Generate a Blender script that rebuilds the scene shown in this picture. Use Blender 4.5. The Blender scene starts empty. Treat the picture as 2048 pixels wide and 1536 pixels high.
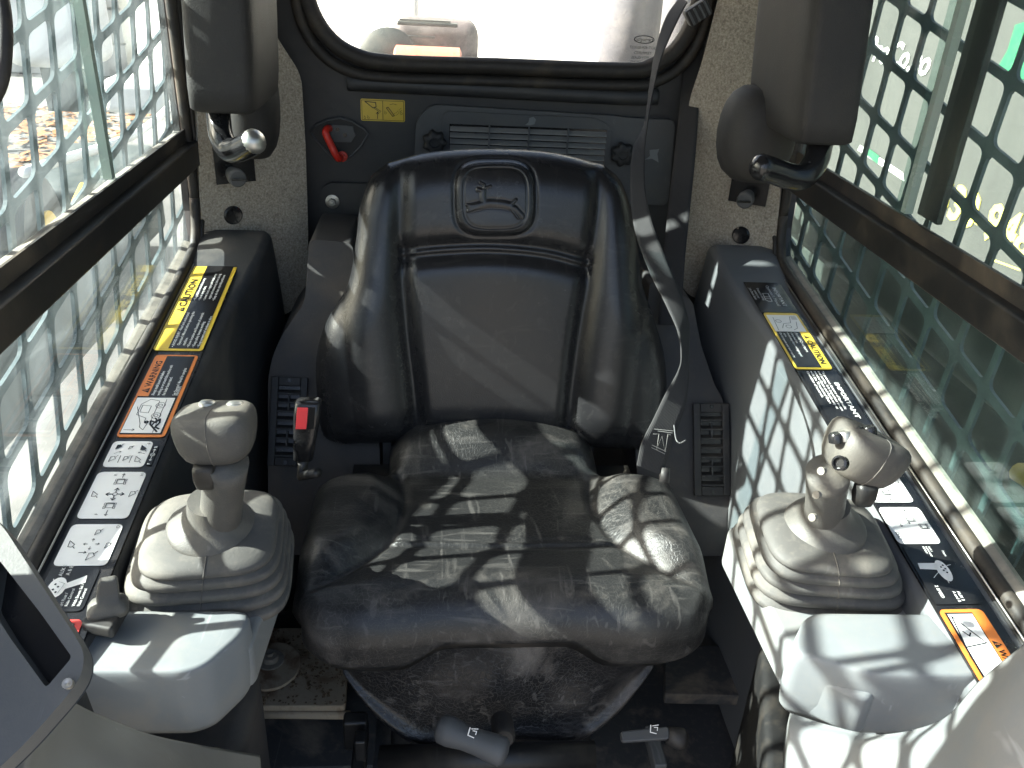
import bpy, bmesh, math, random
import numpy as np
from mathutils import Vector, Matrix
random.seed(5)
V = Vector
sc = bpy.context.scene
COL = sc.collection

# ------------------------------------------------------------------ camera
F = 1700.0
_d = np.array([885-1024, 768+130, -F]); _d = _d/np.linalg.norm(_d)
_u = np.array([190, 3450, F]); _u = _u-_d*(_u@_d); _u = _u/np.linalg.norm(_u)
_x = np.cross(_d, _u)
MC = np.array([_x, _d, _u])                    # world = MC @ camera
C0 = np.array([-.09, 0.0, 1.05])
cam = bpy.data.objects.new('camera', bpy.data.cameras.new('camera')); COL.objects.link(cam)
cam.data.sensor_width = 36.0; cam.data.lens = 36.0*F/2048
cam.data.clip_start = .02; cam.data.clip_end = 500
M4 = Matrix.Identity(4)
for i in range(3):
    for j in range(3): M4[i][j] = MC[i][j]
    M4[i][3] = C0[i]
cam.matrix_world = M4
sc.camera = cam

# ------------------------------------------------------------------ light
SUN_EL = math.radians(34.2); SUN_AZ = math.radians(178)    # azimuth of the direction towards the sun, measured from +x
w = bpy.data.worlds.new('World'); sc.world = w; w.use_nodes = True
nt = w.node_tree; bg = nt.nodes['Background']
sky = nt.nodes.new('ShaderNodeTexSky'); sky.sky_type = 'NISHITA'; sky.sun_disc = False
sky.sun_elevation = SUN_EL; sky.sun_rotation = math.pi/2-SUN_AZ
sky.air_density = 1.0; sky.dust_density = 5.0; sky.ozone_density = .6
nt.links.new(sky.outputs[0], bg.inputs[0]); bg.inputs[1].default_value = .082
sun = bpy.data.objects.new('sun', bpy.data.lights.new('sun', 'SUN')); COL.objects.link(sun)
sun.data.energy = 5.0; sun.data.angle = math.radians(.53); sun.data.color = (1, .95, .86)
sd = V((math.cos(SUN_AZ)*math.cos(SUN_EL), math.sin(SUN_AZ)*math.cos(SUN_EL), math.sin(SUN_EL)))
sun.rotation_euler = sd.to_track_quat('Z', 'Y').to_euler()
sc.view_settings.view_transform = 'Standard'; sc.view_settings.look = 'None'
sc.view_settings.exposure = 2.65; sc.view_settings.gamma = 1
sc.cycles.max_bounces = 10; sc.cycles.transparent_max_bounces = 16

# ------------------------------------------------------------------ pixel rays on real planes (layout aid)
def ray(px, py): return MC@np.array([px-1024, 768-py, -F])
def onp(px, py, p0, n):
    r = ray(px, py); n = np.array(n, float); t = ((np.array(p0)-C0)@n)/(r@n); return V(C0+r*t)
def onx(px, py, X): return onp(px, py, (X, 0, 0), (1, 0, 0))
def ony(px, py, Y): return onp(px, py, (0, Y, 0), (0, 1, 0))
def onz(px, py, Z): return onp(px, py, (0, 0, Z), (0, 0, 1))
def dep(px, py, D): return V(C0+ray(px, py)*D/F)
KS = .142
def strip_z(y, z0): return z0+KS*(y-1.25)
def ons(px, py, z0=.61): return onp(px, py, (0, 1.25, z0), (0, -KS, 1))

# ------------------------------------------------------------------ materials
def nodes(m):
    m.use_nodes = True; t = m.node_tree; return t, t.nodes, t.links, t.nodes['Principled BSDF']
def ramp(N, L, src, a, b, c0=(0, 0, 0, 1), c1=(1, 1, 1, 1)):
    r = N.new('ShaderNodeValToRGB'); r.color_ramp.elements[0].position = a; r.color_ramp.elements[1].position = b
    r.color_ramp.elements[0].color = c0; r.color_ramp.elements[1].color = c1
    L.new(src, r.inputs[0]); return r.outputs[0]
def noise(N, L, co, scale, detail=4, rough=.55, dist=0, stretch=None):
    n = N.new('ShaderNodeTexNoise'); n.inputs['Scale'].default_value = scale
    n.inputs['Detail'].default_value = detail; n.inputs['Roughness'].default_value = rough; n.inputs['Distortion'].default_value = dist
    if stretch:
        mp = N.new('ShaderNodeMapping'); mp.inputs['Scale'].default_value = stretch[:3]
        if len(stretch) > 3: mp.inputs['Rotation'].default_value = stretch[3:]
        L.new(co, mp.inputs[0]); co = mp.outputs[0]
    L.new(co, n.inputs['Vector']); return n.outputs['Fac']
def mixc(N, L, fac, a, b, bt='MIX'):
    m = N.new('ShaderNodeMix'); m.data_type = 'RGBA'; m.blend_type = bt
    for v, k in ((fac, 0), (a, 6), (b, 7)):
        if isinstance(v, (int, float)): m.inputs[k].default_value = v
        elif isinstance(v, tuple): m.inputs[k].default_value = v if len(v) == 4 else v+(1,)
        else: L.new(v, m.inputs[k])
    return m.outputs[2]
def mul(N, L, a, b, op='MULTIPLY'):
    m = N.new('ShaderNodeMath'); m.operation = op
    for i, v in enumerate((a, b)):
        if isinstance(v, (int, float)): m.inputs[i].default_value = v
        else: L.new(v, m.inputs[i])
    return m.outputs[0]
MATS = {}
def mat(name, base, rough=.5, dust=(.22, .19, .15), da=.5, ds=6., d0=.5, d1=.72, bump=.15, bs=700., metal=0, scr=.3, spec=.5, fine=.35, scrs=60):
    """painted metal or moulded plastic: base colour, dust patches, scuffs, fine grain relief"""
    m = bpy.data.materials.new(name); MATS[name] = m
    t, N, L, P = nodes(m)
    tc = N.new('ShaderNodeTexCoord').outputs['Object']
    n1 = noise(N, L, tc, ds, 7, .62, .4)
    f1 = mul(N, L, ramp(N, L, n1, d0, d1), da)
    n2 = noise(N, L, tc, ds*9, 5, .6)
    f2 = mul(N, L, ramp(N, L, n2, .52, .78), fine*da)
    fd = mul(N, L, f1, f2, 'MAXIMUM')
    sc_ = noise(N, L, tc, scrs, 3, .7, .8, (1, .08, 1, .4, .5, .9))
    fs = mul(N, L, ramp(N, L, sc_, .66, .74), scr)
    n3 = noise(N, L, tc, 2.2, 3)
    b = mixc(N, L, n3, tuple(c*.82 for c in base), tuple(min(1, c*1.18) for c in base))
    b = mixc(N, L, fs, b, tuple(min(1, c*1.9+.05) for c in base))
    b = mixc(N, L, fd, b, dust)
    L.new(b, P.inputs['Base Color'])
    r = mixc(N, L, fd, (rough,)*3, (min(1, rough+.35),)*3)
    r = mixc(N, L, mul(N, L, n2, .35), r, (min(1, rough+.25),)*3)
    L.new(r, P.inputs['Roughness']); P.inputs['Metallic'].default_value = metal
    P.inputs['Specular IOR Level'].default_value = spec
    bp = N.new('ShaderNodeBump'); bp.inputs['Strength'].default_value = bump; bp.inputs['Distance'].default_value = .0006
    g = noise(N, L, tc, bs, 3, .6); L.new(g, bp.inputs['Height'])
    b2 = N.new('ShaderNodeBump'); b2.inputs['Strength'].default_value = .12; b2.inputs['Distance'].default_value = .004
    L.new(n1, b2.inputs['Height']); L.new(bp.outputs[0], b2.inputs['Normal']); L.new(b2.outputs[0], P.inputs['Normal'])
    return m
def flat(name, c, rough=.35, wear=.12):
    m = bpy.data.materials.new(name); MATS[name] = m
    t, N, L, P = nodes(m); tc = N.new('ShaderNodeTexCoord').outputs['Object']
    n = noise(N, L, tc, 30, 6, .65)
    b = mixc(N, L, mul(N, L, ramp(N, L, n, .48, .75), wear), c, (.25, .22, .18))
    L.new(b, P.inputs['Base Color']); P.inputs['Roughness'].default_value = rough; return m

dark_paint = mat('dark_grey_painted_steel', (.028, .030, .033), .45, (.11, .10, .085), .6, 5, .42, .75, .1, 500, scr=.15)
slat_m = mat('grey_louvre_plastic', (.17, .17, .165), .6, (.3, .28, .24), .4, 12)
panel_grey = mat('grey_plastic_panel', (.078, .081, .084), .5, (.14, .13, .11), .5, 8, .5, .8)
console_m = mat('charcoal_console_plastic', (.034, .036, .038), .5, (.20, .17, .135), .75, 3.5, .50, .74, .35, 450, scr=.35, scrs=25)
console_r = mat('sunlit_console_plastic', (.11, .117, .122), .55, (.2, .18, .15), .3, 4, .55, .8, .35, 450, scr=.2)  # right console's lit copy of the plastic, base lightened to carry the sunlight
duct_m = mat('dusty_duct_plastic', (.038, .037, .038), .6, (.15, .12, .09), .6, 5, .42, .75, .35, 400, scr=.2)
vent_m = mat('black_vent_plastic', (.016, .016, .017), .5, (.1, .085, .07), .4, 10)
tray_m = mat('light_grey_tray_plastic', (.185, .198, .205), .45, (.30, .27, .22), .5, 11, .46, .74, .12, 500, scr=.6, scrs=30)
rubber_m = mat('grey_rubber', (.074, .071, .066), .62, (.25, .222, .182), .62, 15, .46, .70, .35, 500, scr=.45, scrs=40)
knob_m = mat('grey_moulded_grip', (.078, .074, .067), .48, (.23, .20, .155), .5, 14, .45, .75, .6, 700, scr=.4, scrs=50)
pad_m = mat('grained_black_pad', (.018, .017, .0165), .62, (.09, .08, .065), .5, 5, .45, .75, .9, 650, scr=.12)
gloss_black = mat('glossy_black_tube', (.012, .012, .013), .16, (.1, .09, .08), .15, 12, bump=.02)
black_m = mat('black_trim', (.012, .012, .012), .4, (.13, .105, .075), .5, 7, .5, .75, scr=.3)
gasket_m = mat('dusty_rubber_gasket', (.020, .018, .016), .55, (.16, .125, .085), .5, 10, .48, .72, .4, 200)
ledge_m = mat('dusty_sill_channel', (.16, .15, .13), .8, (.33, .30, .25), .8, 26, .4, .62, .6, 120, scr=.5)
rust_m = mat('rusty_tan_plate', (.44, .36, .26), .85, (.14, .065, .03), .8, 17, .54, .66, .5, 150)  # tan base lightened to stand in for sun on the left floor plate
floor_m = mat('worn_floor_steel', (.045, .045, .046), .8, (.20, .165, .125), .8, 11, .52, .66, .3, 150, scr=.5)
grille_m = mat('dusty_green_grey_grille', (.045, .068, .073), .5, (.19, .235, .24), .55, 14, .42, .75, .2, 200)
chrome_m = mat('worn_zinc', (.55, .54, .50), .3, (.2, .17, .13), .5, 40, metal=.9)
red_m = mat('red_paint', (.62, .028, .016), .3, (.1, .06, .05), .35, 20, scr=.1)
white_m = flat('white_print', (.78, .78, .76)); yellow_m = flat('yellow_print', (.68, .48, .045)); orange_m = flat('orange_print', (.72, .21, .035))
blackp_m = flat('black_print', (.010, .010, .011), .22, .04); red_p = flat('red_print', (.6, .05, .04)); dimw_m = flat('dim_white_print', (.5, .5, .49))
lamin_m = mat('black_laminate', (.009, .009, .010), .2, (.14, .12, .10), .25, 9, .5, .8, .04, 400, scr=.35, scrs=35)
green_m = flat('green_print', (.010, .14, .065)); stitch_m = flat('stitch', (.20, .20, .19))
redbtn = flat('red_button', (.85, .06, .07), .35, .05)

def leather(name, base=(.0135, .0135, .0145), dusty=.5, rough=.33, patch=.42, wr=1.0):
    m = bpy.data.materials.new(name); t, N, L, P = nodes(m)
    tc = N.new('ShaderNodeTexCoord').outputs['Object']
    v = N.new('ShaderNodeTexVoronoi'); v.feature = 'DISTANCE_TO_EDGE'; v.inputs['Scale'].default_value = 420
    wv = N.new('ShaderNodeMapping'); L.new(tc, wv.inputs[0]); L.new(wv.outputs[0], v.inputs['Vector'])
    big = noise(N, L, tc, 9, 7, .65, .6)
    fd = mul(N, L, ramp(N, L, big, .50, .72), dusty)
    # long pale scuffs in several directions
    s1 = noise(N, L, tc, 75, 2, .6, 1.2, (1, .10, .6, 0, 0, .7))
    s2 = noise(N, L, tc, 85, 2, .6, 1.2, (.12, 1, .6, 0, 0, -.5))
    cr = N.new('ShaderNodeTexVoronoi'); cr.feature = 'DISTANCE_TO_EDGE'; cr.inputs['Scale'].default_value = 170
    dn = N.new('ShaderNodeTexNoise'); dn.inputs['Scale'].default_value = 40; L.new(tc, dn.inputs['Vector'])
    ad = N.new('ShaderNodeVectorMath'); ad.operation = 'MULTIPLY_ADD'; L.new(dn.outputs['Color'], ad.inputs[0]); ad.inputs[1].default_value = (.03, .03, .03); L.new(tc, ad.inputs[2])
    L.new(ad.outputs[0], cr.inputs['Vector'])
    crk = ramp(N, L, cr.outputs['Distance'], .0, .055, (1, 1, 1, 1), (0, 0, 0, 1))
    area = ramp(N, L, noise(N, L, tc, 5, 4), .45, .65)
    fs = mul(N, L, ramp(N, L, s1, .60, .70), ramp(N, L, s2, .58, .72), 'MAXIMUM')
    fs = mul(N, L, fs, .42*dusty*wr); fc = mul(N, L, mul(N, L, crk, area), .42*dusty*wr)
    b = mixc(N, L, mul(N, L, big, .5), base, tuple(c*1.7 for c in base))
    b = mixc(N, L, fs, b, (.16, .15, .14)); b = mixc(N, L, fc, b, (.20, .19, .17)); b = mixc(N, L, mul(N, L, fd, patch), b, (.19, .17, .15))
    L.new(b, P.inputs['Base Color'])
    r = mixc(N, L, fd, (rough,)*3, (.62,)*3); L.new(r, P.inputs['Roughness'])
    bp = N.new('ShaderNodeBump'); bp.inputs['Strength'].default_value = .35; bp.inputs['Distance'].default_value = .0005
    L.new(v.outputs['Distance'], bp.inputs['Height'])
    b2 = N.new('ShaderNodeBump'); b2.inputs['Strength'].default_value = (.4*dusty+.05)*wr; b2.inputs['Distance'].default_value = .0006; b2.invert = True
    L.new(crk, b2.inputs['Height']); L.new(bp.outputs[0], b2.inputs['Normal']); 
    b3 = N.new('ShaderNodeBump'); b3.inputs['Strength'].default_value = .12; b3.inputs['Distance'].default_value = .006
    L.new(noise(N, L, tc, 14, 3), b3.inputs['Height']); L.new(b2.outputs[0], b3.inputs['Normal']); L.new(b3.outputs[0], P.inputs['Normal'])
    return m
leather_b = leather('smooth_black_leather', dusty=.13, rough=.25)
leather_c = leather('worn_black_leather', (.0165, .0165, .0165), .9, .35, .55, .75)
leather_s = leather('dusty_skirt_leather', (.014, .014, .015), 1.0, .32, .85)

def felt_mat():
    m = bpy.data.materials.new('beige_felt'); t, N, L, P = nodes(m)
    tc = N.new('ShaderNodeTexCoord').outputs['Object']
    a = noise(N, L, tc, 320, 5, .75); b = noise(N, L, tc, 7, 5, .6); c = noise(N, L, tc, 140, 4, .7)
    col = mixc(N, L, ramp(N, L, a, .34, .68), (.22, .19, .15), (.55, .495, .41))
    col = mixc(N, L, mul(N, L, ramp(N, L, c, .56, .7), .5), col, (.10, .085, .07))
    col = mixc(N, L, mul(N, L, ramp(N, L, b, .5, .75), .4), col, (.22, .18, .14))
    L.new(col, P.inputs['Base Color']); P.inputs['Roughness'].default_value = .95; P.inputs['Specular IOR Level'].default_value = .1
    P.inputs['Sheen Weight'].default_value = .25
    bp = N.new('ShaderNodeBump'); bp.inputs['Strength'].default_value = .9; bp.inputs['Distance'].default_value = .0018
    L.new(a, bp.inputs['Height']); L.new(bp.outputs[0], P.inputs['Normal']); return m
felt_m = felt_mat()
def glass_mat(name, tint, dirt, dcol=(.55, .55, .5), lo=.42, hi=.75):
    m = bpy.data.materials.new(name); m.use_nodes = True; N = m.node_tree.nodes; L = m.node_tree.links; N.clear()
    out = N.new('ShaderNodeOutputMaterial'); tc = N.new('ShaderNodeTexCoord').outputs['Object']
    tr = N.new('ShaderNodeBsdfTransparent'); tr.inputs[0].default_value = tuple(c**.6 for c in tint)+(1,)
    gl = N.new('ShaderNodeBsdfGlossy'); gl.inputs['Roughness'].default_value = .02
    lw = N.new('ShaderNodeLayerWeight'); lw.inputs['Blend'].default_value = .5
    fz = mul(N, L, mul(N, L, lw.outputs['Facing'], 4.0, 'POWER'), .35); fz = mul(N, L, fz, .03, 'ADD')
    mx = N.new('ShaderNodeMixShader'); L.new(fz, mx.inputs[0]); L.new(tr.outputs[0], mx.inputs[1]); L.new(gl.outputs[0], mx.inputs[2])
    df = N.new('ShaderNodeBsdfDiffuse'); df.inputs[0].default_value = dcol+(1,)
    tl = N.new('ShaderNodeBsdfTranslucent'); tl.inputs[0].default_value = dcol+(1,)
    dm = N.new('ShaderNodeMixShader'); dm.inputs[0].default_value = .5; L.new(df.outputs[0], dm.inputs[1]); L.new(tl.outputs[0], dm.inputs[2])
    n1 = noise(N, L, tc, 5, 7, .65, .8); n2 = noise(N, L, tc, 26, 5, .7, .5, (1, 1, .10)); n3 = noise(N, L, tc, 190, 3, .6)
    n4 = noise(N, L, tc, 60, 3, .7, .6, (1, .15, 1, .7, 0, 0))
    f = mul(N, L, ramp(N, L, n1, lo, hi), .75)
    f = mul(N, L, f, mul(N, L, ramp(N, L, n2, .5, .8), .6), 'ADD')
    f = mul(N, L, f, mul(N, L, ramp(N, L, n4, .56, .75), .5), 'ADD')
    f = mul(N, L, f, mul(N, L, ramp(N, L, n3, .66, .74), .4), 'ADD')
    f = mul(N, L, mul(N, L, f, dirt), dirt*.25, 'ADD')
    f = mul(N, L, f, .9, 'MINIMUM')
    m2 = N.new('ShaderNodeMixShader'); L.new(f, m2.inputs[0]); L.new(mx.outputs[0], m2.inputs[1]); L.new(dm.outputs[0], m2.inputs[2])
    L.new(m2.outputs[0], out.inputs[0]); return m
glass_l = glass_mat('dusty_greenish_glass', (.80, .89, .91), .10, (.48, .55, .58))
glass_r = glass_mat('dusty_green_glass', (.70, .82, .79), .12, (.42, .50, .48))
glass_b = glass_mat('dusty_clear_glass', (.93, .95, .93), .22)
edge_m = mat('green_glass_edge', (.34, .44, .38), .2, (.4, .42, .36), .4, 12, bump=.02)

# ------------------------------------------------------------------ mesh helpers
def link(name, me, m=None, parent=None, smooth=False, bevel=0, seg=2, ang=35):
    o = bpy.data.objects.new(name, me); COL.objects.link(o)
    if m is not None:
        for mm in (m if isinstance(m, list) else [m]): me.materials.append(mm)
    if parent is not None: o.parent = parent; o.matrix_parent_inverse = parent.matrix_world.inverted() if False else Matrix.Identity(4)
    if smooth:
        for p in me.polygons: p.use_smooth = True
    if bevel:
        b = o.modifiers.new('bevel', 'BEVEL'); b.width = bevel; b.segments = seg; b.limit_method = 'ANGLE'; b.angle_limit = math.radians(ang)
        for p in me.polygons: p.use_smooth = True
        wn = o.modifiers.new('wn', 'WEIGHTED_NORMAL'); wn.keep_sharp = True
    return o
def pyd(name, vs, fs, m, parent=None, **k):
    me = bpy.data.meshes.new(name); me.from_pydata([tuple(v) for v in vs], [], fs); me.update()
    bm = bmesh.new(); bm.from_mesh(me); bmesh.ops.recalc_face_normals(bm, faces=bm.faces); bm.to_mesh(me); bm.free()
    return link(name, me, m, parent, **k)
def empty(name, label=None, cat=None, group=None):
    o = bpy.data.objects.new(name, None); COL.objects.link(o); o.empty_display_size = .02
    return tag(o, label, cat, group)
def tag(o, label=None, cat=None, group=None, kind=None):
    for k, v in (('label', label), ('category', cat), ('group', group), ('kind', kind)):
        if v: o[k] = v
    return o
def poly_prism(pts, vec):
    n = len(pts); vec = V(vec); vs = [V(p) for p in pts]+[V(p)+vec for p in pts]
    fs = [list(range(n))[::-1], [n+i for i in range(n)]]+[[i, (i+1) % n, n+(i+1) % n, n+i] for i in range(n)]
    return vs, fs
def prism(name, pts, vec, m, parent=None, **k):
    vs, fs = poly_prism(pts, vec); return pyd(name, vs, fs, m, parent, **k)
def box(name, c, s, m, parent=None, rot=None, **k):
    vs = []
    for z in (-.5, .5):
        for y in (-.5, .5):
            for x in (-.5, .5): vs.append(V((x*s[0], y*s[1], z*s[2])))
    if rot is not None: vs = [rot @ v for v in vs]
    vs = [v+V(c) for v in vs]
    return pyd(name, vs, [[0, 2, 3, 1], [4, 5, 7, 6], [0, 1, 5, 4], [2, 6, 7, 3], [0, 4, 6, 2], [1, 3, 7, 5]], m, parent, **k)
def rpoly(pts, r, n=5):
    """round the corners of a planar polygon"""
    out = []; N_ = len(pts); pts = [V(p) for p in pts]
    for i in range(N_):
        p = pts[i]; a = pts[i-1]-p; b = pts[(i+1) % N_]-p
        rr = r[i] if isinstance(r, (list, tuple)) else r
        q = min(rr, a.length*.48, b.length*.48); p0 = p+a.normalized()*q; p1 = p+b.normalized()*q
        for k in range(n+1):
            t = k/n; out.append(p0*(1-t)**2+p*2*t*(1-t)+p1*t*t)
    return out
def spline(pts, n=8):
    """Catmull-Rom through points"""
    P = [V(p) for p in pts]; P = [P[0]*2-P[1]]+P+[P[-1]*2-P[-2]]; out = []
    for i in range(1, len(P)-2):
        for k in range(n):
            t = k/n; a, b, c, d = P[i-1:i+3]
            out.append(.5*((2*b)+(c-a)*t+(2*a-5*b+4*c-d)*t*t+(3*b-a-3*c+d)*t**3))
    out.append(P[-2]); return out
def tube_geo(pts, r, seg=12, cap=True):
    pts = [V(p) for p in pts]; vs = []; fs = []
    rr = r if isinstance(r, (list, tuple)) else [r]*len(pts)
    up = V((0, 0, 1)); T0 = (pts[1]-pts[0]).normalized()
    if abs(T0.dot(up)) > .9: up = V((1, 0, 0))
    nrm = T0.cross(up).normalized()
    for i, p in enumerate(pts):
        T = (pts[min(i+1, len(pts)-1)]-pts[max(i-1, 0)]).normalized()
        nrm = (nrm-T*nrm.dot(T)).normalized(); b = T.cross(nrm)
        for k in range(seg):
            a = 2*math.pi*k/seg; vs.append(p+(nrm*math.cos(a)+b*math.sin(a))*rr[i])
    for i in range(len(pts)-1):
        for k in range(seg): fs.append([i*seg+k, i*seg+(k+1) % seg, (i+1)*seg+(k+1) % seg, (i+1)*seg+k])
    if cap: fs += [list(range(seg)), [(len(pts)-1)*seg+k for k in range(seg)]]
    return vs, fs
def tube(name, pts, r, m, parent=None, seg=14, **k):
    vs, fs = tube_geo(pts, r, seg); k.setdefault('smooth', True); return pyd(name, vs, fs, m, parent, **k)
def disc(name, c, axis, prof, m, parent=None, seg=28, **k):
    """lathe: prof = [(radius, height)...] about axis through c"""
    axis = V(axis).normalized(); a = axis.orthogonal().normalized(); b = axis.cross(a); vs = []; fs = []
    for (r, h) in prof:
        for i in range(seg):
            t = 2*math.pi*i/seg; vs.append(V(c)+axis*h+(a*math.cos(t)+b*math.sin(t))*max(r, 1e-5))
    for j in range(len(prof)-1):
        for i in range(seg): fs.append([j*seg+i, j*seg+(i+1) % seg, (j+1)*seg+(i+1) % seg, (j+1)*seg+i])
    fs += [list(range(seg)), [(len(prof)-1)*seg+i for i in range(seg)]]
    k.setdefault('bevel', 0)
    o = pyd(name, vs, fs, m, parent, **k)
    if not k.get('bevel'):
        for p in o.data.polygons: p.use_smooth = True
        o.data.set_sharp_from_angle(angle=math.radians(40))
    return o
def loft(rings, cap=True):
    vs = []; fs = []; n = len(rings[0])
    for r in rings: vs += r
    for j in range(len(rings)-1):
        for i in range(n): fs.append([j*n+i, j*n+(i+1) % n, (j+1)*n+(i+1) % n, (j+1)*n+i])
    if cap: fs += [list(range(n)), [(len(rings)-1)*n+i for i in range(n)]]
    return vs, fs
def sring(c, X, Y, a, b, e=.5, n=40):
    """superellipse ring, exponent e (1 = ellipse, .4 = rounded square)"""
    out = []
    for i in range(n):
        t = 2*math.pi*i/n; ct, st = math.cos(t), math.sin(t)
        out.append(V(c)+V(X)*a*math.copysign(abs(ct)**e, ct)+V(Y)*b*math.copysign(abs(st)**e, st))
    return out
_depsg = None
def text_geo(s, size, align='LEFT', bold=0.0, extrude=0, shear=0):
    cu = bpy.data.curves.new('t', 'FONT'); cu.body = s; cu.size = size; cu.align_x = align; cu.offset = bold; cu.extrude = extrude; cu.shear = shear
    cu.resolution_u = 2
    o = bpy.data.objects.new('t', cu); me = bpy.data.meshes.new_from_object(o)
    vs = [v.co.copy() for v in me.vertices]; fs = [list(p.vertices) for p in me.polygons]
    bpy.data.objects.remove(o); bpy.data.curves.remove(cu); bpy.data.meshes.remove(me); return vs, fs
class Print:
    """flat print on a decal: coordinates x along U, y along Vv (metres), layers 0.15 mm apart"""
    def __init__(s, O, U, W): s.O = V(O); s.U = V(U).normalized(); s.Wd = V(W); s.W = (s.Wd-s.U*s.Wd.dot(s.U)).normalized(); s.N = s.U.cross(s.W); s.vs = []; s.fs = []; s.ms = []; s.mi = []
    def add(s, vs, fs, m, lay):
        b = len(s.vs)
        if m not in s.ms: s.ms.append(m)
        for v in vs: s.vs.append(s.O+s.U*v[0]+s.W*v[1]+s.N*(lay*.0002))
        for f in fs: s.fs.append([b+i for i in f]); s.mi.append(s.ms.index(m))
    def rect(s, x0, y0, x1, y1, m, lay=1, r=0):
        p = [V((x0, y0, 0)), V((x1, y0, 0)), V((x1, y1, 0)), V((x0, y1, 0))]
        if r: p = rpoly(p, r, 4)
        s.add(p, [list(range(len(p)))], m, lay)
    def poly(s, pts, m, lay=2): s.add(pts, [list(range(len(pts)))], m, lay)
    def line(s, pts, wd, m, lay=2, close=False):
        pts = [V((p[0], p[1], 0)) for p in pts]
        if close: pts.append(pts[0])
        for a, b in zip(pts, pts[1:]):
            d = (b-a); 
            if d.length < 1e-7: continue
            d.normalize(); n = V((-d.y, d.x, 0))*wd/2; e = d*wd*.3
            s.add([a-e-n, b+e-n, b+e+n, a-e+n], [[0, 1, 2, 3]], m, lay)
    def text(s, x, y, size, t, m, lay=3, align='LEFT', bold=.0, rot=0, shear=0, sx=1):
        vs, fs = text_geo(t, size, align, bold*size, shear=shear); c, q = math.cos(rot), math.sin(rot)
        s.add([(x+v.x*sx*c-v.y*q, y+v.x*sx*q+v.y*c) for v in vs], fs, m, lay)
    def circle(s, x, y, r, wd, m, lay=2, n=18):
        s.line([(x+r*math.cos(2*math.pi*i/n), y+r*math.sin(2*math.pi*i/n)) for i in range(n)], wd, m, lay, True)
    def arrow(s, x0, y0, x1, y1, wd, m, h=3., lay=2):
        s.line([(x0, y0), (x1, y1)], wd, m, lay); d = V((x1-x0, y1-y0, 0)).normalized(); n = V((-d.y, d.x, 0)); e = V((x1, y1, 0))
        s.line([e-d*h*wd+n*h*wd*.8, e, e-d*h*wd-n*h*wd*.8], wd, m, lay)
    def build(s, name, parent):
        me = bpy.data.meshes.new(name); me.from_pydata([tuple(v) for v in s.vs], [], s.fs)
        o = link(name, me, list(s.ms), parent)
        for p, i in zip(me.polygons, s.mi): p.material_index = i
        return o

# ================================================================== THE CAB SHELL
YR = 1.42                                                   # rear wall
def struct(o): return tag(o, kind='structure')
struct(box('floor', (0, .83, -.01), (1.0, 1.25, .02), floor_m))
struct(box('roof', (0, .84, 1.42), (1.04, 1.30, .03), pad_m))
# rear wall: plate with rounded window opening (bottom and lower corners show)
win = [(-.305, 1.34), (-.303, 1.10), (-.298, .98), (-.288, .93), (-.262, .893), (-.225, .872), (-.17, .864), (0, .866), (.2, .868), (.245, .876), (.283, .902), (.305, .945), (.312, 1.0), (.315, 1.34)]
wv = [V((x, YR, z)) for x, z in win]
wv = spline(wv[:-1], 4)[:-1]+[wv[-2], wv[-1]]
lower = [V((-.5, YR, 0)), V((.5, YR, 0)), V((.5, YR, 1.41)), V((.315, YR, 1.41))]+[v for v in wv[::-1]]+[V((-.305, YR, 1.41)), V((-.5, YR, 1.41))]
def tri_plate(name, pts, vec, m, parent=None, **k):
    bm = bmesh.new(); n = len(pts); A = [bm.verts.new(p) for p in pts]; B = [bm.verts.new(V(p)+V(vec)) for p in pts]
    f = bm.faces.new(A); g = bm.faces.new(B[::-1])
    for i in range(n): bm.faces.new([A[i], B[i], B[(i+1) % n], A[(i+1) % n]])
    f.normal_update(); g.normal_update(); bmesh.ops.triangulate(bm, faces=[f, g]); bmesh.ops.recalc_face_normals(bm, faces=bm.faces)
    me = bpy.data.meshes.new(name); bm.to_mesh(me); bm.free(); return link(name, me, m, parent, **k)
rear = struct(tri_plate('rear_wall', lower, (0, .03, 0), dark_paint))
# pressed rib under the window
tube('pressed_rib', spline([(-.235, YR-.004, .838), (-.2, YR-.006, .838), (0, YR-.006, .836), (.2, YR-.006, .834), (.26, YR-.004, .836)]), .013, dark_paint, rear)
rw = empty('rear_window', 'rounded rear window of dusty glass in a cracked black rubber seal above the seat', 'window')
tube('rubber_seal', [V((p.x*.985, YR-.010, p.z+.006)) for p in wv], .013, gasket_m, rw, seg=10)
tube('rubber_seal_lip', [V((p.x*1.03, YR-.012, p.z-.016 if p.z < 1.2 else p.z)) for p in wv], .009, gasket_m, rw, seg=10)
tri_plate('glass', [V((p.x*.98, YR+.012, p.z+.004)) for p in wv], (0, .004, 0), glass_b, rw)
pr = Print(ony(1258, 105, YR+.010), (-1, 0, 0), (0, 0, 1)); o_ = pr
pr.O = ony(1308, 80, YR+.0105); pr.U = V((-1, 0, 0)); pr.W = V((0, 0, 1)); pr.N = V((0, -1, 0))
pr.circle(.016, .002, .0, .0001, blackp_m)
pr.line([(.016+.016*math.cos(a*.35), .0+.0055*math.sin(a*.35)) for a in range(18)], .0012, blackp_m, 2, True)
pr.text(.016, -.0025, .008, 'camoglas', blackp_m, align='CENTER'); pr.text(.016, -.014, .006, 'DOT 459-000037', blackp_m, align='CENTER')
pr.text(.016, -.022, .006, 'TEMPERED', blackp_m, align='CENTER'); pr.text(.016, -.029, .0055, 'SAFETY GLASS', blackp_m, align='CENTER'); pr.text(.016, -.036, .0055, '17/AS2 M42 AS2', blackp_m, align='CENTER')
pr.build('glass_marking', rw)

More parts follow.
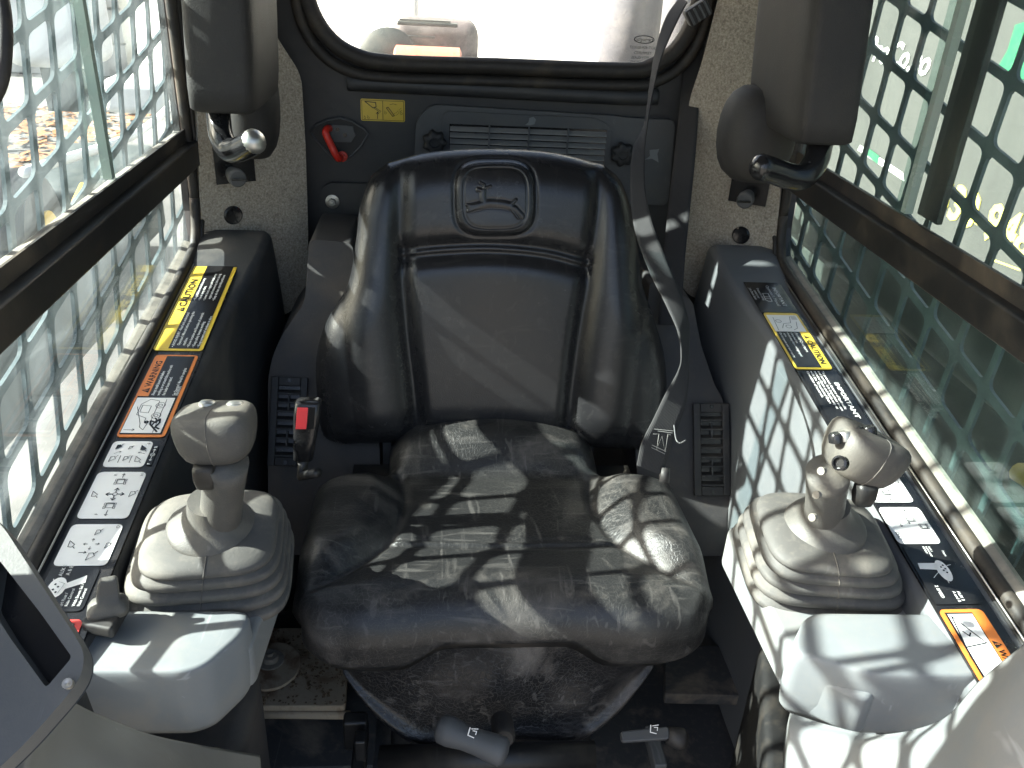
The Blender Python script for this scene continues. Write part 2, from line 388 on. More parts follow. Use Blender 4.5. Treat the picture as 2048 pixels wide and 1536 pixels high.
# side walls and windows ------------------------------------------------
def sillz(y): return .522+(.617-.522)*(y-.62)/(1.277-.62)
for s, side in ((-1, 'left'), (1, 'right')):
    X = .467*s
    low = [V((X, .2, 0)), V((X, YR, 0)), V((X, YR, 1.41)), V((X, .2, 1.41)), V((X, .2, .48)), V((X, .40, sillz(.4)-.012)), V((X, .40, 1.235)), V((X, 1.28, 1.235)), V((X, 1.30, 1.215)), V((X, 1.30, .70)), V((X, 1.295, .66)), V((X, 1.27, sillz(1.27)-.012)), V((X, .405, sillz(.405)-.0125)), V((X, .2, .30))]
    struct(tri_plate(side+'_wall', low, (.010*s, 0, 0), dark_paint))
    wn = empty('side_window', ('sun-bright side window of hazy glass on the left, crossed by a black rail' if s < 0 else 'greenish side window of dusty glass on the right, crossed by a black rail'), 'window', 'side windows of the cab')
    gl = glass_l if s < 0 else glass_r
    # gasket running along the sill and round the rear corner
    gp = [(.22, sillz(.22)), (.6, sillz(.6)), (1.0, sillz(1.0)), (1.22, sillz(1.22)), (1.268, sillz(1.268)+.012), (1.287, .68), (1.29, .74), (1.29, 1.40)]
    gp = spline([V((.456*s, y, z)) for y, z in gp], 6)
    tube('gasket', gp, .0075, gasket_m, wn, seg=10)
    tube('gasket_bead', [p+V((-.007*s, 0, -.010 if p.z < .72 else 0))+V((0, .010 if p.z > .66 else 0, 0)) for p in gp], .0045, black_m, wn, seg=10)
    # dusty sill channel outside the gasket
    prism('sill_channel', [V((.460*s, .22, sillz(.22)+.004)), V((.460*s, 1.27, sillz(1.27)+.002)), V((.474*s, 1.27, sillz(1.27)+.006)), V((.474*s, .22, sillz(.22)+.012))], (0, 0, -.012), ledge_m, wn)
    # rail between the lower fixed pane and the sliding panes
    box('rail', (.453*s, .75, .748), (.022, 1.09, .036), black_m, wn, bevel=.003)
    box('slide_track', (.467*s, .75, .772), (.014, 1.09, .012), ledge_m, wn)
    box('track_lip', (.4575*s, .75, .775), (.003, 1.09, .018), gasket_m, wn)
    prism('lower_pane', [V((.4705*s, .22, sillz(.22)-.01)), V((.4705*s, 1.28, sillz(1.28)-.01)), V((.4705*s, 1.28, .751)), V((.4705*s, .22, .751))], (.004*s, 0, 0), gl, wn)
    yb = 1.008 if s < 0 else .966
    prism('sliding_pane', [V((.4640*s, yb-.006, .776)), V((.4640*s, 1.285, .776)), V((.4640*s, 1.285, 1.40)), V((.4640*s, yb-.006, 1.40))], (.004*s, 0, 0), gl, wn)
    prism('sliding_pane', [V((.4720*s, .22, .776)), V((.4720*s, yb+.03, .776)), V((.4720*s, yb+.03, 1.40)), V((.4720*s, .22, 1.40))], (.004*s, 0, 0), gl, wn)
    box('glass_edge', (.4655*s, yb-.010, 1.09), (.010, .010, .61), edge_m, wn)
    if s > 0: box('meeting_post', (.480*s, yb-.036, 1.09), (.008, .046, .61), black_m, wn, bevel=.002)
    # punched steel guard outside the glass
    vs = []; fs = []; PX = .066; PZ = .068; sl = .20; sh = .26 if s < 0 else -.06; xo = .496*s; th = .004*s; rad = .011; wb = .0096
    def cellpts(y0, z0):
        q = []
        cor = [(y0+wb/2, z0), (y0+PX-wb/2, z0)]
        ya, yb_ = y0+wb/2, y0+PX-wb/2; hz = wb*.55
        p = [V((0, ya, z0+sl*(ya-y0)+hz)), V((0, yb_, z0+sl*(yb_-y0)+hz)), V((0, yb_, z0+PZ+sl*(yb_-y0)-hz)), V((0, ya, z0+PZ+sl*(ya-y0)-hz))]
        return rpoly(p, rad, 4)
    for i in range(-1, 23):
        y0 = .1+i*PX
        for j in range(-8, 16):
            z0 = .50+j*PZ+sl*(i*PX) - .12
            if z0 > 1.40 or z0 < .34: continue
            inner = cellpts(y0, z0)
            oc = [V((0, y0, z0)), V((0, y0+PX, z0+sl*PX)), V((0, y0+PX, z0+PZ+sl*PX)), V((0, y0, z0+PZ))]
            outer = []
            for k in range(4): outer += [oc[k]]*5
            n = len(inner); b = len(vs)
            for q in inner: vs.append((xo, q.y, q.z))
            for q in outer[:0]: pass
            ob = len(vs)
            for q in oc: vs.append((xo, q.y, q.z))
            ib = len(vs)
            for q in inner: vs.append((xo+th, q.y, q.z))
            oo = len(vs)
            for q in oc: vs.append((xo+th, q.y, q.z))
            for k in range(n):
                k2 = (k+1) % n; c1 = k//5; c2 = k2//5
                if c1 == c2:
                    fs.append([b+k, b+k2, ob+c1]); fs.append([ib+k2, ib+k, oo+c1])
                else:
                    fs.append([b+k, b+k2, ob+c2, ob+c1]); fs.append([ib+k2, ib+k, oo+c1, oo+c2])
                fs.append([b+k, ib+k, ib+k2, b+k2])
    vs = [(a, b+sh*(c-.8), c) for a, b, c in vs]
    me = bpy.data.meshes.new('window_guard'); me.from_pydata(vs, [], fs); me.update()
    o = link('window_guard', me, grille_m)
    bm = bmesh.new(); bm.from_mesh(me); bmesh.ops.remove_doubles(bm, verts=bm.verts, dist=1e-5); bmesh.ops.recalc_face_normals(bm, faces=bm.faces); bm.to_mesh(me); bm.free()
    tag(o, ('punched steel guard with slanted openings outside the bright left window' if s < 0 else 'punched steel guard with slanted openings outside the greenish right window'), 'window guard', 'steel guards over the side windows')

# ------------------------------------------------------------------ felt corner liners
def liner(pix, p0, n, label, r):
    pts = [onp(a, b, p0, n) for a, b in pix]
    pts = rpoly(pts, r, 4)
    nn = V(n).normalized()
    if nn.y < 0: nn = -nn
    o = tri_plate('felt_liner', pts, nn*.05, felt_m, None, bevel=.009, seg=3, ang=60)
    return tag(o, label, 'liner', 'felt corner liners')
LP0 = (-.365, 1.335, 0); LN = (.60, -1, 0); RP0 = (.365, 1.335, 0); RN = (-.60, -1, 0)
liner([(400, -60), (520, -60), (545, 60), (603, 150), (612, 300), (617, 480), (612, 598), (570, 632), (535, 632), (528, 580), (500, 520), (405, 520), (395, 250)], LP0, LN, 'beige felt liner beside the red handle, left of the seat', .018)
liner([(1450, -60), (1610, -60), (1590, 200), (1565, 340), (1545, 550), (1450, 550), (1428, 575), (1410, 600), (1380, 594), (1354, 560), (1362, 350), (1378, 200), (1405, 120)], RP0, RN, 'beige felt liner behind the seat belt, right of the seat', .018)
for (a, b, lab, P0, Nn) in ((466, 430, 'round black plug low in the left felt liner', LP0, LN), (1482, 470, 'round black plug low in the right felt liner', RP0, RN), (1568, 98, 'round black plug high in the right felt liner beside the pad', RP0, RN)):
    c = onp(a, b, P0, Nn); nn = -V(Nn).normalized()*-1
    if nn.y > 0: nn = -nn
    tag(disc('push_plug', c+nn*-.004, nn, [(.0145, 0), (.0145, .006), (.012, .0085), (.006, .0075), (0, .0075)], gloss_black), lab, 'plug', 'black push plugs')
for (a, b, sz, P0, Nn, lab) in ((462, 345, .024, LP0, LN, 'grey slotted bolt below the left bent tube'), (1497, 390, .024, RP0, RN, 'grey slotted bolt below the right bent tube')):
    nn = V(Nn).normalized(); nn = nn if nn.y < 0 else -nn
    t = empty('pivot_bolt', lab, 'bolt', 'slotted pivot bolts')
    c = onp(a, b, P0, Nn); sx = nn.cross(V((0, 0, 1))).normalized()
    pc = onp(a+5, b-28, P0, Nn)
    prism('recess_plate', [pc+sx*p+V((0, 0, q))+nn*.0015 for p, q in ((-.03, -.036), (.03, -.036), (.03, .05), (-.03, .05))], nn*.002, blackp_m, t)
    disc('bolt_shank', c+nn*.004, nn+V((.0, -.2, 0)), [(.010, 0), (.010, .02), (.013, .021), (.013, .034), (.011, .036), (0, .036)], panel_grey, t)
    box('slot', c+nn*.0405+V((0, -.007, 0)), (.021, .002, .003), blackp_m, t)

# ================================================================== consoles with labels
def console(s):
    z0 = .61 if s < 0 else .607
    t = empty('side_console', 'charcoal left console with yellow and orange warning decals along its top' if s < 0 else 'grey right console crossed by the grille shadow, black decals along its top', 'console', 'side consoles')
    xi = -.379 if s < 0 else .377; xo = .446*s
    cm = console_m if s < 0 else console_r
    # top strip base
    A = [(xo, .25), (xo, 1.262), (xi, 1.262), (xi, .25)]
    # body: cross-section lofted from front to rear
    rings = []
    for y, dx, ex in ((.25, .0, 0), (.6, 0, 0), (.9, 0, 0), (1.08, .006, 0), (1.18, .018, .001), (1.235, .026, .010), (1.27, .030, .018), (1.295, .030, .019), (1.312, .028, .012)):
        zt = strip_z(y, z0)-.004+ex; xx = xi+(-s)*dx
        sec = [V((.452*s, y, .02)), V((.452*s, y, zt)), V((xx+.012*s, y, zt)), V((xx+.004*s, y, zt-.004)), V((xx, y, zt-.013)), V((xx-.008*s, y, zt-.10)), V((xx-.024*s, y, .25)), V((xx-.030*s, y, .02))]
        rings.append(sec)
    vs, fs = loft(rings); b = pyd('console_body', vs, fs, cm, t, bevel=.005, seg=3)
    # black laminate strip carrying the print
    pts = [V((x, y, strip_z(y, z0))) for x, y in ((xi+.004*s, .40), (xi+.004*s, 1.20 if s < 0 else 1.225), (xo-.010*s, 1.215 if s < 0 else 1.225), (xo-.010*s, .40))]
    prism('label_strip', pts, (0, 0, -.003), lamin_m, t)
    tube('edge_trim', [V((xo+.0005*s, .4, strip_z(.4, z0)+.001)), V((xo+.0005*s, 1.25, strip_z(1.25, z0)+.001))], .0012, chrome_m, t, seg=6)
    return t, z0
conL, zL = console(-1); conR, zR = console(1)

def decal(con, quad, z0, s, label, base, draw, r=.006):
    """quad: pixel corners rear-inner?? given as (start-bottom, end-bottom, end-top, start-top) of the reading direction"""
    q = [ons(a, b, z0) for a, b in quad]
    q = [V((p.x, p.y, p.z)) for p in q]
    x0 = (q[0].x+q[1].x)/2; x1 = (q[2].x+q[3].x)/2; ya = (q[0].y+q[3].y)/2; yb = (q[1].y+q[2].y)/2
    O = V((x0, ya, strip_z(ya, z0)+.0005)); Uv = V((0, yb-ya, KS*(yb-ya))); Wv = V((x1-x0, 0, 0))
    Wd = abs(yb-ya)*math.sqrt(1+KS*KS); Hh = abs(x1-x0)
    bp = Print(O, Uv, Wv)
    bp.N = V((0, -KS, 1)).normalized()
    rr = rpoly([V((0, 0, 0)), V((Wd, 0, 0)), V((Wd, Hh, 0)), V((0, Hh, 0))], r, 4)
    pts = [bp.O+bp.U*p.x+bp.W*p.y for p in rr]
    d = prism('decal', pts, bp.N*.0006, base, con); d['label'] = label
    pr = Print(O+bp.N*.0007, Uv, Wv); pr.N = bp.N
    draw(pr, Wd, Hh); pr.build('print', d)
    return d
def tri_sign(p, x, y, h, m=blackp_m, m2=yellow_m):
    p.poly([V((x, y, 0)), V((x+h*1.1, y, 0)), V((x+h*.55, y+h, 0))], m, 3); p.rect(x+h*.49, y+h*.3, x+h*.61, y+h*.7, m2, 4); p.rect(x+h*.49, y+h*.12, x+h*.61, y+h*.22, m2, 4)
def lines(p, x, y, dy, size, ls, m=white_m, sx=1, bold=.01):
    for i, l in enumerate(ls):
        if l: p.text(x, y-i*dy, size, l, m, 3, sx=sx, bold=bold)
def bucket(p, x, y, k, m=blackp_m, fill=False, w_=.0006, flip=1):
    pts = [(x-flip*.5*k, y+.35*k), (x+flip*.45*k, y+.3*k), (x+flip*.5*k, y-.1*k), (x+flip*.1*k, y-.35*k)]
    if fill: p.poly([V((a, b, 0)) for a, b in (pts if flip > 0 else pts[::-1])], m, 2)
    p.line(pts, w_, m, 3, True); p.line([(x+flip*.35*k, y-.2*k), (x+flip*.7*k, y-.5*k)], w_, m, 3)
def loaderplan(p, x, y, k, m=blackp_m, w_=.0005):
    p.line([(x-.35*k, y-.45*k), (x+.35*k, y-.45*k), (x+.35*k, y+.45*k), (x-.35*k, y+.45*k)], w_, m, 3, True)
    for a in (-.3, .3):
        for b in (-.6, .6):
            p.line([(x+(a-.2)*k, y+(b-.12)*k), (x+(a+.2)*k, y+(b-.12)*k), (x+(a+.2)*k, y+(b+.12)*k), (x+(a-.2)*k, y+(b+.12)*k)], w_, m, 3, True)
    p.line([(x+.5*k, y-.4*k), (x+.5*k, y+.4*k)], w_*2, m, 3)
def dL_caution(p, W, H):
    p.rect(0.004, .005, W-.004, H*.70, blackp_m, 1, .001)
    tri_sign(p, W*.40, H*.76, H*.17); p.text(W*.455, H*.76, H*.22, 'CAUTION', blackp_m, 3, bold=.02, sx=.34*W/(4.7*.22*H))
    k = H*.082; dy = H*.103
    lines(p, W*.03, H*.60, dy, k, ['\u2022 AVOID INJURY - Read and understand', '   Operator\'s Manual before operating this', '   machine.', '\u2022 Know location and function of controls.', '\u2022 Keep safety devices working.', '\u2022 Keep screens and windows in place.'], sx=W*.0215/k)
    lines(p, W*.53, H*.60, dy, k, ['\u2022 Keep children and others away.', '\u2022 Never carry riders.', '\u2022 Lower boom, engage park brake, stop', '   engine and remove key before leaving.', '\u2022 Keep cab clean, especially pedal area.'], sx=W*.0200/k)
    p.text(W*.93, H*.02, H*.05, 'KV24527', blackp_m)
def dL_warning(p, W, H):
    p.rect(.004, .004, W-.003, H*.955, blackp_m, 1, .001); p.rect(W*.46, H*.72, W-.003, H*.96, orange_m, 2)
    p.rect(.006, .006, W*.44, H*.94, white_m, 3, .0005)
    tri_sign(p, W*.50, H*.76, H*.17, m2=orange_m); p.text(W*.575, H*.765, H*.20, 'WARNING', blackp_m, 3, bold=.02, sx=.34*W/(4.9*.20*H))
    lines(p, W*.47, H*.60, H*.115, H*.10, ['Always install boom lock before', 'working on or around this machine with', 'the loader boom raised.', '', 'See Operator\'s Manual for complete'], sx=W*.0235/(H*.10))
    lines(p, W*.47, H*.085, 0, H*.10, ['instructions.'], sx=W*.0235/(H*.10))
    # loader drawing and crushed figure
    lw = .0006; m = blackp_m
    bx = W*.04
    p.line([(bx, H*.28), (W*.42, H*.28)], lw, m, 4)
    for cx in (W*.23, W*.35): p.circle(cx, H*.36, H*.10, lw, m, 4); p.circle(cx, H*.36, H*.04, lw, m, 4)
    p.line([(W*.16, H*.42), (W*.40, H*.42), (W*.42, H*.62), (W*.36, H*.78), (W*.24, H*.78), (W*.20, H*.55), (W*.16, H*.55)], lw, m, 4, True)
    p.line([(W*.26, H*.55), (W*.27, H*.74), (W*.35, H*.74), (W*.34, H*.55)], lw, m, 4, True)
    p.line([(W*.33, H*.84), (W*.14, H*.62), (W*.10, H*.60), (W*.07, H*.50), (W*.15, H*.47)], lw, m, 4)
    p.arrow(W*.07, H*.90, W*.07, H*.68, lw, m, 4, 4)
    fig = [(.05, .20), (.09, .30), (.13, .40), (.17, .42), (.15, .30), (.19, .24), (.15, .22), (.10, .27), (.08, .18)]
    for a, b in zip(fig, fig[1:]): p.line([(W*a[0], H*a[1]), (W*b[0], H*b[1])], .0022, m, 5)
    p.circle(W*.155, H*.50, .0016, .002, m, 5, 8)
    p.line([(W*.12, H*.36), (W*.18, H*.30), (W*.20, H*.36)], .0018, m, 5)
def dL_small(p, W, H):
    for i, fx in enumerate((.22, .22, .22)): pass
    bucket(p, W*.75, H*.80, H*.18, fill=True); bucket(p, W*.72, H*.50, H*.12, m=blackp_m); bucket(p, W*.72, H*.18, H*.20, fill=True, flip=-1)
    bucket(p, W*.28, H*.82, H*.2); bucket(p, W*.30, H*.5, H*.16); bucket(p, W*.28, H*.2, H*.2, flip=-1)
    p.line([(W*.15, H*.66), (W*.42, H*.66)], .0006, blackp_m); p.line([(W*.15, H*.38), (W*.42, H*.38)], .0006, blackp_m)
    p.arrow(W*.5, H*.85, W*.58, H*.70, .0005, blackp_m); p.arrow(W*.5, H*.1, W*.55, H*.26, .0005, blackp_m)
    p.text(W*.86, H*.04, H*.13, 'F', blackp_m)
def dL_iso(p, W, H, let='H', faint=False):
    m = blackp_m; cx, cy = W*.5, H*.45
    for a, b in ((.13, 0), (-.13, 0), (0, .18), (0, -.18)): p.arrow(cx+W*a*.25, cy+H*b*.25, cx+W*a, cy+H*b, .0009, m, 3)
    p.circle(cx, cy, .0022, .0006, m)
    loaderplan(p, W*.77, H*.45, H*.16); loaderplan(p, W*.25, H*.45, H*.16)
    p.arrow(W*.86, H*.45, W*.95, H*.45, .0006, m); p.arrow(W*.16, H*.45, W*.05, H*.45, .0006, m)
    bucket(p, W*.5, H*.85, H*.16, flip=-1); bucket(p, W*.5, H*.10, H*.16)
    p.text(W*.90, H*.58, H*.09, 'R', m); p.text(W*.06, H*.60, H*.09, 'F', m); p.text(W*.90, H*.04, H*.10, let, m)
def dL_d5(p, W, H):
    m = blackp_m; cx, cy = W*.5, H*.45
    for a, b in ((.13, 0), (-.13, 0), (0, .15), (0, -.15)): p.arrow(cx+W*a*.5, cy+H*b*.5, cx+W*a, cy+H*b, .0005, m, 3)
    bucket(p, W*.5, H*.82, H*.17, flip=-1); bucket(p, W*.78, H*.42, H*.14); bucket(p, W*.46, H*.12, H*.14); bucket(p, W*.20, H*.36, H*.19)
    p.arrow(W*.3, H*.62, W*.3, H*.48, .0006, m); p.text(W*.88, H*.05, H*.10, 'O', m)
def stick_pic(p, x, y, k, flip=1, dots=True):
    m = white_m
    head = [V((x+math.cos(a*.35)*k*.55, y+math.sin(a*.35)*k*.36, 0)) for a in range(18)]
    p.poly(head, m, 2); p.poly([V((x-.15*k, y-.2*k, 0)), V((x+.2*k, y-.25*k, 0)), V((x+.65*k, y-1.0*k, 0)), V((x+.25*k, y-1.05*k, 0))], m, 2)
    if dots:
        for a in range(4): p.circle(x-.25*k+a*.14*k, y+(.1 if a % 2 else -.05)*k, k*.02, k*.05, blackp_m, 4, 8)
        p.line([(x-.3*k, y-.15*k), (x+.2*k, y-.25*k), (x+.3*k, y)], k*.015, blackp_m, 4)
def dL_stick(p, W, H):
    stick_pic(p, W*.52, H*.70, H*.5)
    p.line([(W*.60, H*.80), (W*.72, H*.84)], .0005, white_m)
    p.text(W*.78, H*.70, H*.11, 'AUX 2', dimw_m, bold=.02); p.text(W*.80, H*.56, H*.11, 'A & B', dimw_m, bold=.02)
    lines(p, W*.10, H*.42, H*.10, H*.085, ['EH Float /', 'Ride Control'], dimw_m, bold=.02); lines(p, W*.10, H*.18, H*.10, H*.085, ['With Boom Sel /', 'Ride Control'], dimw_m, bold=.02)
decal(conL, [(403, 704), (478, 530), (391, 525), (308, 701)], zL, -1, 'yellow CAUTION decal with white bullet text', yellow_m, dL_caution)
decal(conL, [(328, 877), (398, 713), (312, 710), (233, 874)], zL, -1, 'orange WARNING decal with a loader drawing', orange_m, dL_warning)
decal(conL, [(286, 936), (308, 886), (231, 882), (202, 935)], zL, -1, 'white decal with six small bucket symbols', white_m, dL_small)
decal(conL, [(255, 1039), (294, 947), (198, 944), (152, 1038)], zL, -1, 'white decal with crossed arrows and two loader plans', white_m, dL_iso)
decal(conL, [(212, 1134), (248, 1051), (145, 1049), (106, 1132)], zL, -1, 'white decal with four bucket symbols', white_m, dL_d5)
decal(conL, [(160, 1225), (206, 1137), (103, 1135), (62, 1225)], zL, -1, 'worn black decal with a white joystick drawing', blackp_m, dL_stick)
def d_arrows(p, W, H):
    p.text(W*.84, H*.2, H*.8, 'R', white_m, bold=.03); p.text(0, H*.2, H*.8, 'F', white_m, bold=.03); p.circle(W*.5, H*.5, H*.42, H*.08, white_m); p.circle(W*.5, H*.5, H*.2, H*.08, white_m)
    p.arrow(W*.6, H*.5, W*.78, H*.5, H*.1, white_m, 3); p.arrow(W*.4, H*.5, W*.2, H*.5, H*.1, white_m, 3)
decal(conL, [(301, 932), (320, 893), (310, 891), (291, 931)], zL, -1, 'small white F and R arrows on black', blackp_m, d_arrows, .0005)
def dL_red(p, W, H):
    p.rect(W*.15, H*.12, W*.85, H*.8, blackp_m, 2)
decal(conL, [(140, 1300), (170, 1242), (60, 1240), (20, 1300)], zL, -1, 'red framed decal at the front end of the strip', red_p, dL_red)
# small emblem plate and yellow sticker low on the left console face
fx = -.398
def face_decal(pix, X, base, label, draw):
    a, b, c, d = [onx(x, y, X) for x, y in pix]
    O = a; pr = Print(O, b-a, d-a); pr.N = V((1, 0, 0))
    W_ = (b-a).length; H_ = (d-a).dot(pr.W)
    dd = prism('decal', [O, O+pr.U*W_, O+pr.U*W_+pr.W*H_, O+pr.W*H_], V((.0006, 0, 0)), base, conL); dd['label'] = label
    pr.O = O+V((.0008, 0, 0)); draw(pr, W_, H_); pr.build('print', dd)
face_decal([(434, 822), (442, 775), (420, 795), (412, 840)], -.389, yellow_m, 'yellow CAUTION sticker behind the left grip', lambda p, W, H: p.text(W*.3, H*.1, H*.55, 'CAUTION', blackp_m, align='LEFT', sx=.7))
face_decal([(488, 828), (488, 775), (466, 800), (464, 845)], -.391, blackp_m, 'black emblem sticker with white outline', lambda p, W, H: (p.line([(W*.1, H*.1), (W*.9, H*.1), (W*.9, H*.9), (W*.1, H*.9)], .0008, dimw_m, 2, True), p.line([(W*.3, H*.3), (W*.7, H*.3), (W*.7, H*.7), (W*.3, H*.7)], .0006, dimw_m, 2, True)))
cc = onx(490, 743, -.392)
disc('clip', cc, (1, -.2, .1), [(.006, -.004), (.006, .004), (.004, .008), (0, .009)], ledge_m, conL, seg=12)
# right console decals (read towards the front, tops outward)
def dR_imp(p, W, H):
    p.text(W*.18, H*.74, H*.16, 'IMPORTANT', dimw_m, bold=.01, sx=.7*W/(6.2*.16*H)); p.text(W*.12, H*.58, H*.13, 'Operator\'s Manual', dimw_m, sx=.8*W/(17*.52*.13*H))
    p.line([(W*.40, H*.36), (W*.62, H*.34), (W*.66, H*.40), (W*.66, H*.5), (W*.40, H*.52)], .0009, dimw_m, 3, True); p.line([(W*.50, H*.36), (W*.50, H*.5)], .0006, dimw_m); p.line([(W*.56, H*.36), (W*.56, H*.5)], .0006, dimw_m)
    lines(p, W*.22, H*.26, H*.11, H*.10, ['If manual is missing,', '     contact your', 'John Deere dealer.'], dimw_m, sx=.6*W/(22*.52*.1*H))
def dR_cau(p, W, H):
    p.rect(W*.34, .003, W-.004, H*.72, blackp_m, 1); p.rect(W*.05, H*.05, W*.36, H*.93, white_m, 2, .0005)
    tri_sign(p, W*.42, H*.77, H*.16); p.text(W*.51, H*.76, H*.22, 'CAUTION', blackp_m, 3, bold=.02, sx=.42*W/(4.7*.22*H))
    p.text(W*.38, H*.56, H*.12, 'Avoid Overturn', white_m, sx=.38*W/(14*.52*.12*H)); lines(p, W*.37, H*.44, H*.105, H*.085, ['\u2022 Carry load low', '\u2022 Avoid steep slopes and high speed', '   turns.', '\u2022 Do not operate over rated capacity.'], sx=.58*W/(38*.52*.085*H))
    m = blackp_m
    p.line([(W*.08, H*.70), (W*.20, H*.62), (W*.22, H*.4), (W*.30, H*.3)], .0006, m, 4); p.line([(W*.10, H*.2), (W*.34, H*.15)], .0006, m, 4); p.circle(W*.27, H*.5, .004, .0006, m, 4); p.rect(W*.07, H*.72, W*.14, H*.88, dimw_m, 4)
    p.circle(W*.17, H*.3, .004, .0006, m, 4); p.line([(W*.18, H*.8), (W*.30, H*.72), (W*.33, H*.6)], .0006, m, 4)
def dR_imp2(p, W, H):
    p.text(W*.22, H*.72, H*.17, 'IMPORTANT', white_m, bold=.03, sx=.66*W/(6.2*.17*H))
    lines(p, W*.02, H*.56, H*.105, H*.095, ['To prevent damage of hydraulic', 'and engine, it is important to use', 'genuine filters and fluids only at', 'with the T3 technical filters', 'Operation of controls.'], sx=.9*W/(34*.52*.095*H), bold=.03)
def dR_iso(p, W, H): dL_iso(p, W, H, 'H')
def dR_iso2(p, W, H):
    m = blackp_m; loaderplan(p, W*.33, H*.60, H*.17); loaderplan(p, W*.55, H*.82, H*.14); p.arrow(W*.2, H*.6, W*.08, H*.6, .0006, m); p.text(W*.08, H*.42, H*.09, 'R', m)
    p.arrow(W*.4, H*.3, W*.55, H*.3, .0006, m); p.arrow(W*.45, H*.45, W*.45, H*.55, .0006, m); p.text(W*.70, H*.05, H*.15, 'ISO', m)
def dR_stick(p, W, H):
    x, y, k = W*.45, H*.62, H*.5
    p.poly([V((x+math.cos(a*.35)*k*.62, y+math.sin(a*.35)*k*.30, 0)) for a in range(18)], white_m, 2)
    p.poly([V((x-.45*k, y-.12*k, 0)), V((x-.05*k, y-.25*k, 0)), V((x-.1*k, y-1.05*k, 0)), V((x-.45*k, y-1.0*k, 0))], white_m, 2)
    for a, b in ((-.3, .1), (-.2, -.03), (-.1, .12), (0, 0), (.12, .1)): p.circle(x+a*k, y+b*k, k*.02, k*.05, blackp_m, 4, 8)
    p.line([(x-.3*k, y+.3*k), (x-.35*k, y+.5*k)], .0006, white_m); p.line([(x+.5*k, y-.1*k), (x+.7*k, y-.1*k)], .0006, white_m); p.line([(x+.1*k, y-.3*k), (x+.4*k, y-.65*k)], .0006, white_m)
    p.text(W*.10, H*.86, H*.08, 'Horn', white_m, bold=.02); lines(p, W*.02, H*.60, H*.07, H*.06, ['AUX 1', 'FLOW AND', 'DETENT'], white_m, bold=.02)
    p.text(W*.70, H*.20, H*.10, '2 SPEED', white_m, bold=.02); lines(p, W*.80, H*.62, H*.10, H*.09, ['AUX 3', 'A and B'], white_m, bold=.02)
def dR_warn(p, W, H):
    p.rect(.004, .004, W-.003, H*.72, blackp_m, 1); p.rect(.006, .006, W-.004, H*.70, white_m, 2)
    tri_sign(p, W*.42, H*.76, H*.18, m2=orange_m); p.text(W*.54, H*.76, H*.21, 'WARNING', blackp_m, 3, bold=.02, sx=.8)
    p.line([(W*.10, H*.20), (W*.5, H*.12), (W*.45, H*.62)], .0012, blackp_m, 3, True); p.line([(W*.3, H*.25), (W*.36, H*.34), (W*.32, H*.4)], .0012, blackp_m, 3)
    p.line([(W*.6, H*.1), (W*.9, H*.12), (W*.92, H*.4)], .002, blackp_m, 3)
decal(conR, [(1485, 566), (1523, 625), (1593, 627), (1553, 566)], zR, 1, 'black IMPORTANT decal about the manual', blackp_m, dR_imp, .001)
decal(conR, [(1523, 626), (1593, 739), (1667, 741), (1593, 628)], zR, 1, 'yellow CAUTION decal about overturning', yellow_m, dR_cau)
decal(conR, [(1596, 742), (1676, 862), (1750, 862), (1670, 743)], zR, 1, 'black IMPORTANT decal with a white paragraph', blackp_m, dR_imp2, .001)
decal(conR, [(1696, 925), (1748, 1007), (1829, 1005), (1776, 925)], zR, 1, 'white decal partly hidden behind the right grip', white_m, dR_iso)
decal(conR, [(1753, 1016), (1799, 1089), (1882, 1089), (1838, 1016)], zR, 1, 'white ISO decal with loader plans', white_m, dR_iso2)
decal(conR, [(1803, 1093), (1872, 1210), (1962, 1210), (1886, 1093)], zR, 1, 'black decal with a white joystick drawing', blackp_m, dR_stick, .001)
decal(conR, [(1874, 1220), (1970, 1380), (2064, 1380), (1964, 1220)], zR, 1, 'orange WARNING decal with a white picture field', orange_m, dR_warn)

# ================================================================== control trays and pods
def tray(s, pix, zt, pod_pix, zp, hp, label):
    t = empty('control_tray', label, 'control tray', 'grey control trays beside the seat')
    pts = [onz(a, b, zt) for a, b in pix]
    prism('base_plate', rpoly(pts, .012, 5), (0, 0, -.05), tray_m, t, bevel=.008, seg=4)
    top = rpoly([onz(a, b, zp) for a, b in pod_pix], [.006, .012, .03, .02, .006] if len(pod_pix) == 5 else .015, 6)
    c = sum(top, V())/len(top); rings = []
    for dz, k in ((0, .88), (-.0008, .945), (-.0028, .975), (-.006, .992), (-.012, 1.0), (-.03, 1.005), (-hp*.7, 1.0), (-hp*.92, .975), (-hp, .93)):
        rings.append([c+(p-c)*k+V((0, 0, dz)) for p in top])
    vs, fs = loft(rings); o = pyd('pod', vs, fs, tray_m, t, smooth=True)
    return t
trL = tray(-1, [(560, 1030), (584, 1056), (500, 1300), (200, 1300), (180, 1200), (300, 980)], .478, [(140, 1218), (505, 1218), (492, 1262), (415, 1330), (365, 1345), (120, 1345)], .500, .075, 'grey left control tray with a rounded pod in front of the joystick')
trR = tray(1, [(1452, 1055), (1580, 1000), (1860, 1250), (1740, 1400), (1600, 1340)], .478, [(1612, 1222), (1880, 1225), (1985, 1330), (1960, 1352), (1745, 1350), (1575, 1300)], .500, .075, 'grey right control tray with a wedge pod, mesh shadow across it')
for (s, pix, lab) in ((-1, [(250, 1205), (300, 1095), (535, 1095), (505, 1235), (250, 1235)], ''), (1, [(1500, 1100), (1560, 1060), (1830, 1100), (1850, 1235), (1640, 1250), (1585, 1240)], '')):
    pass

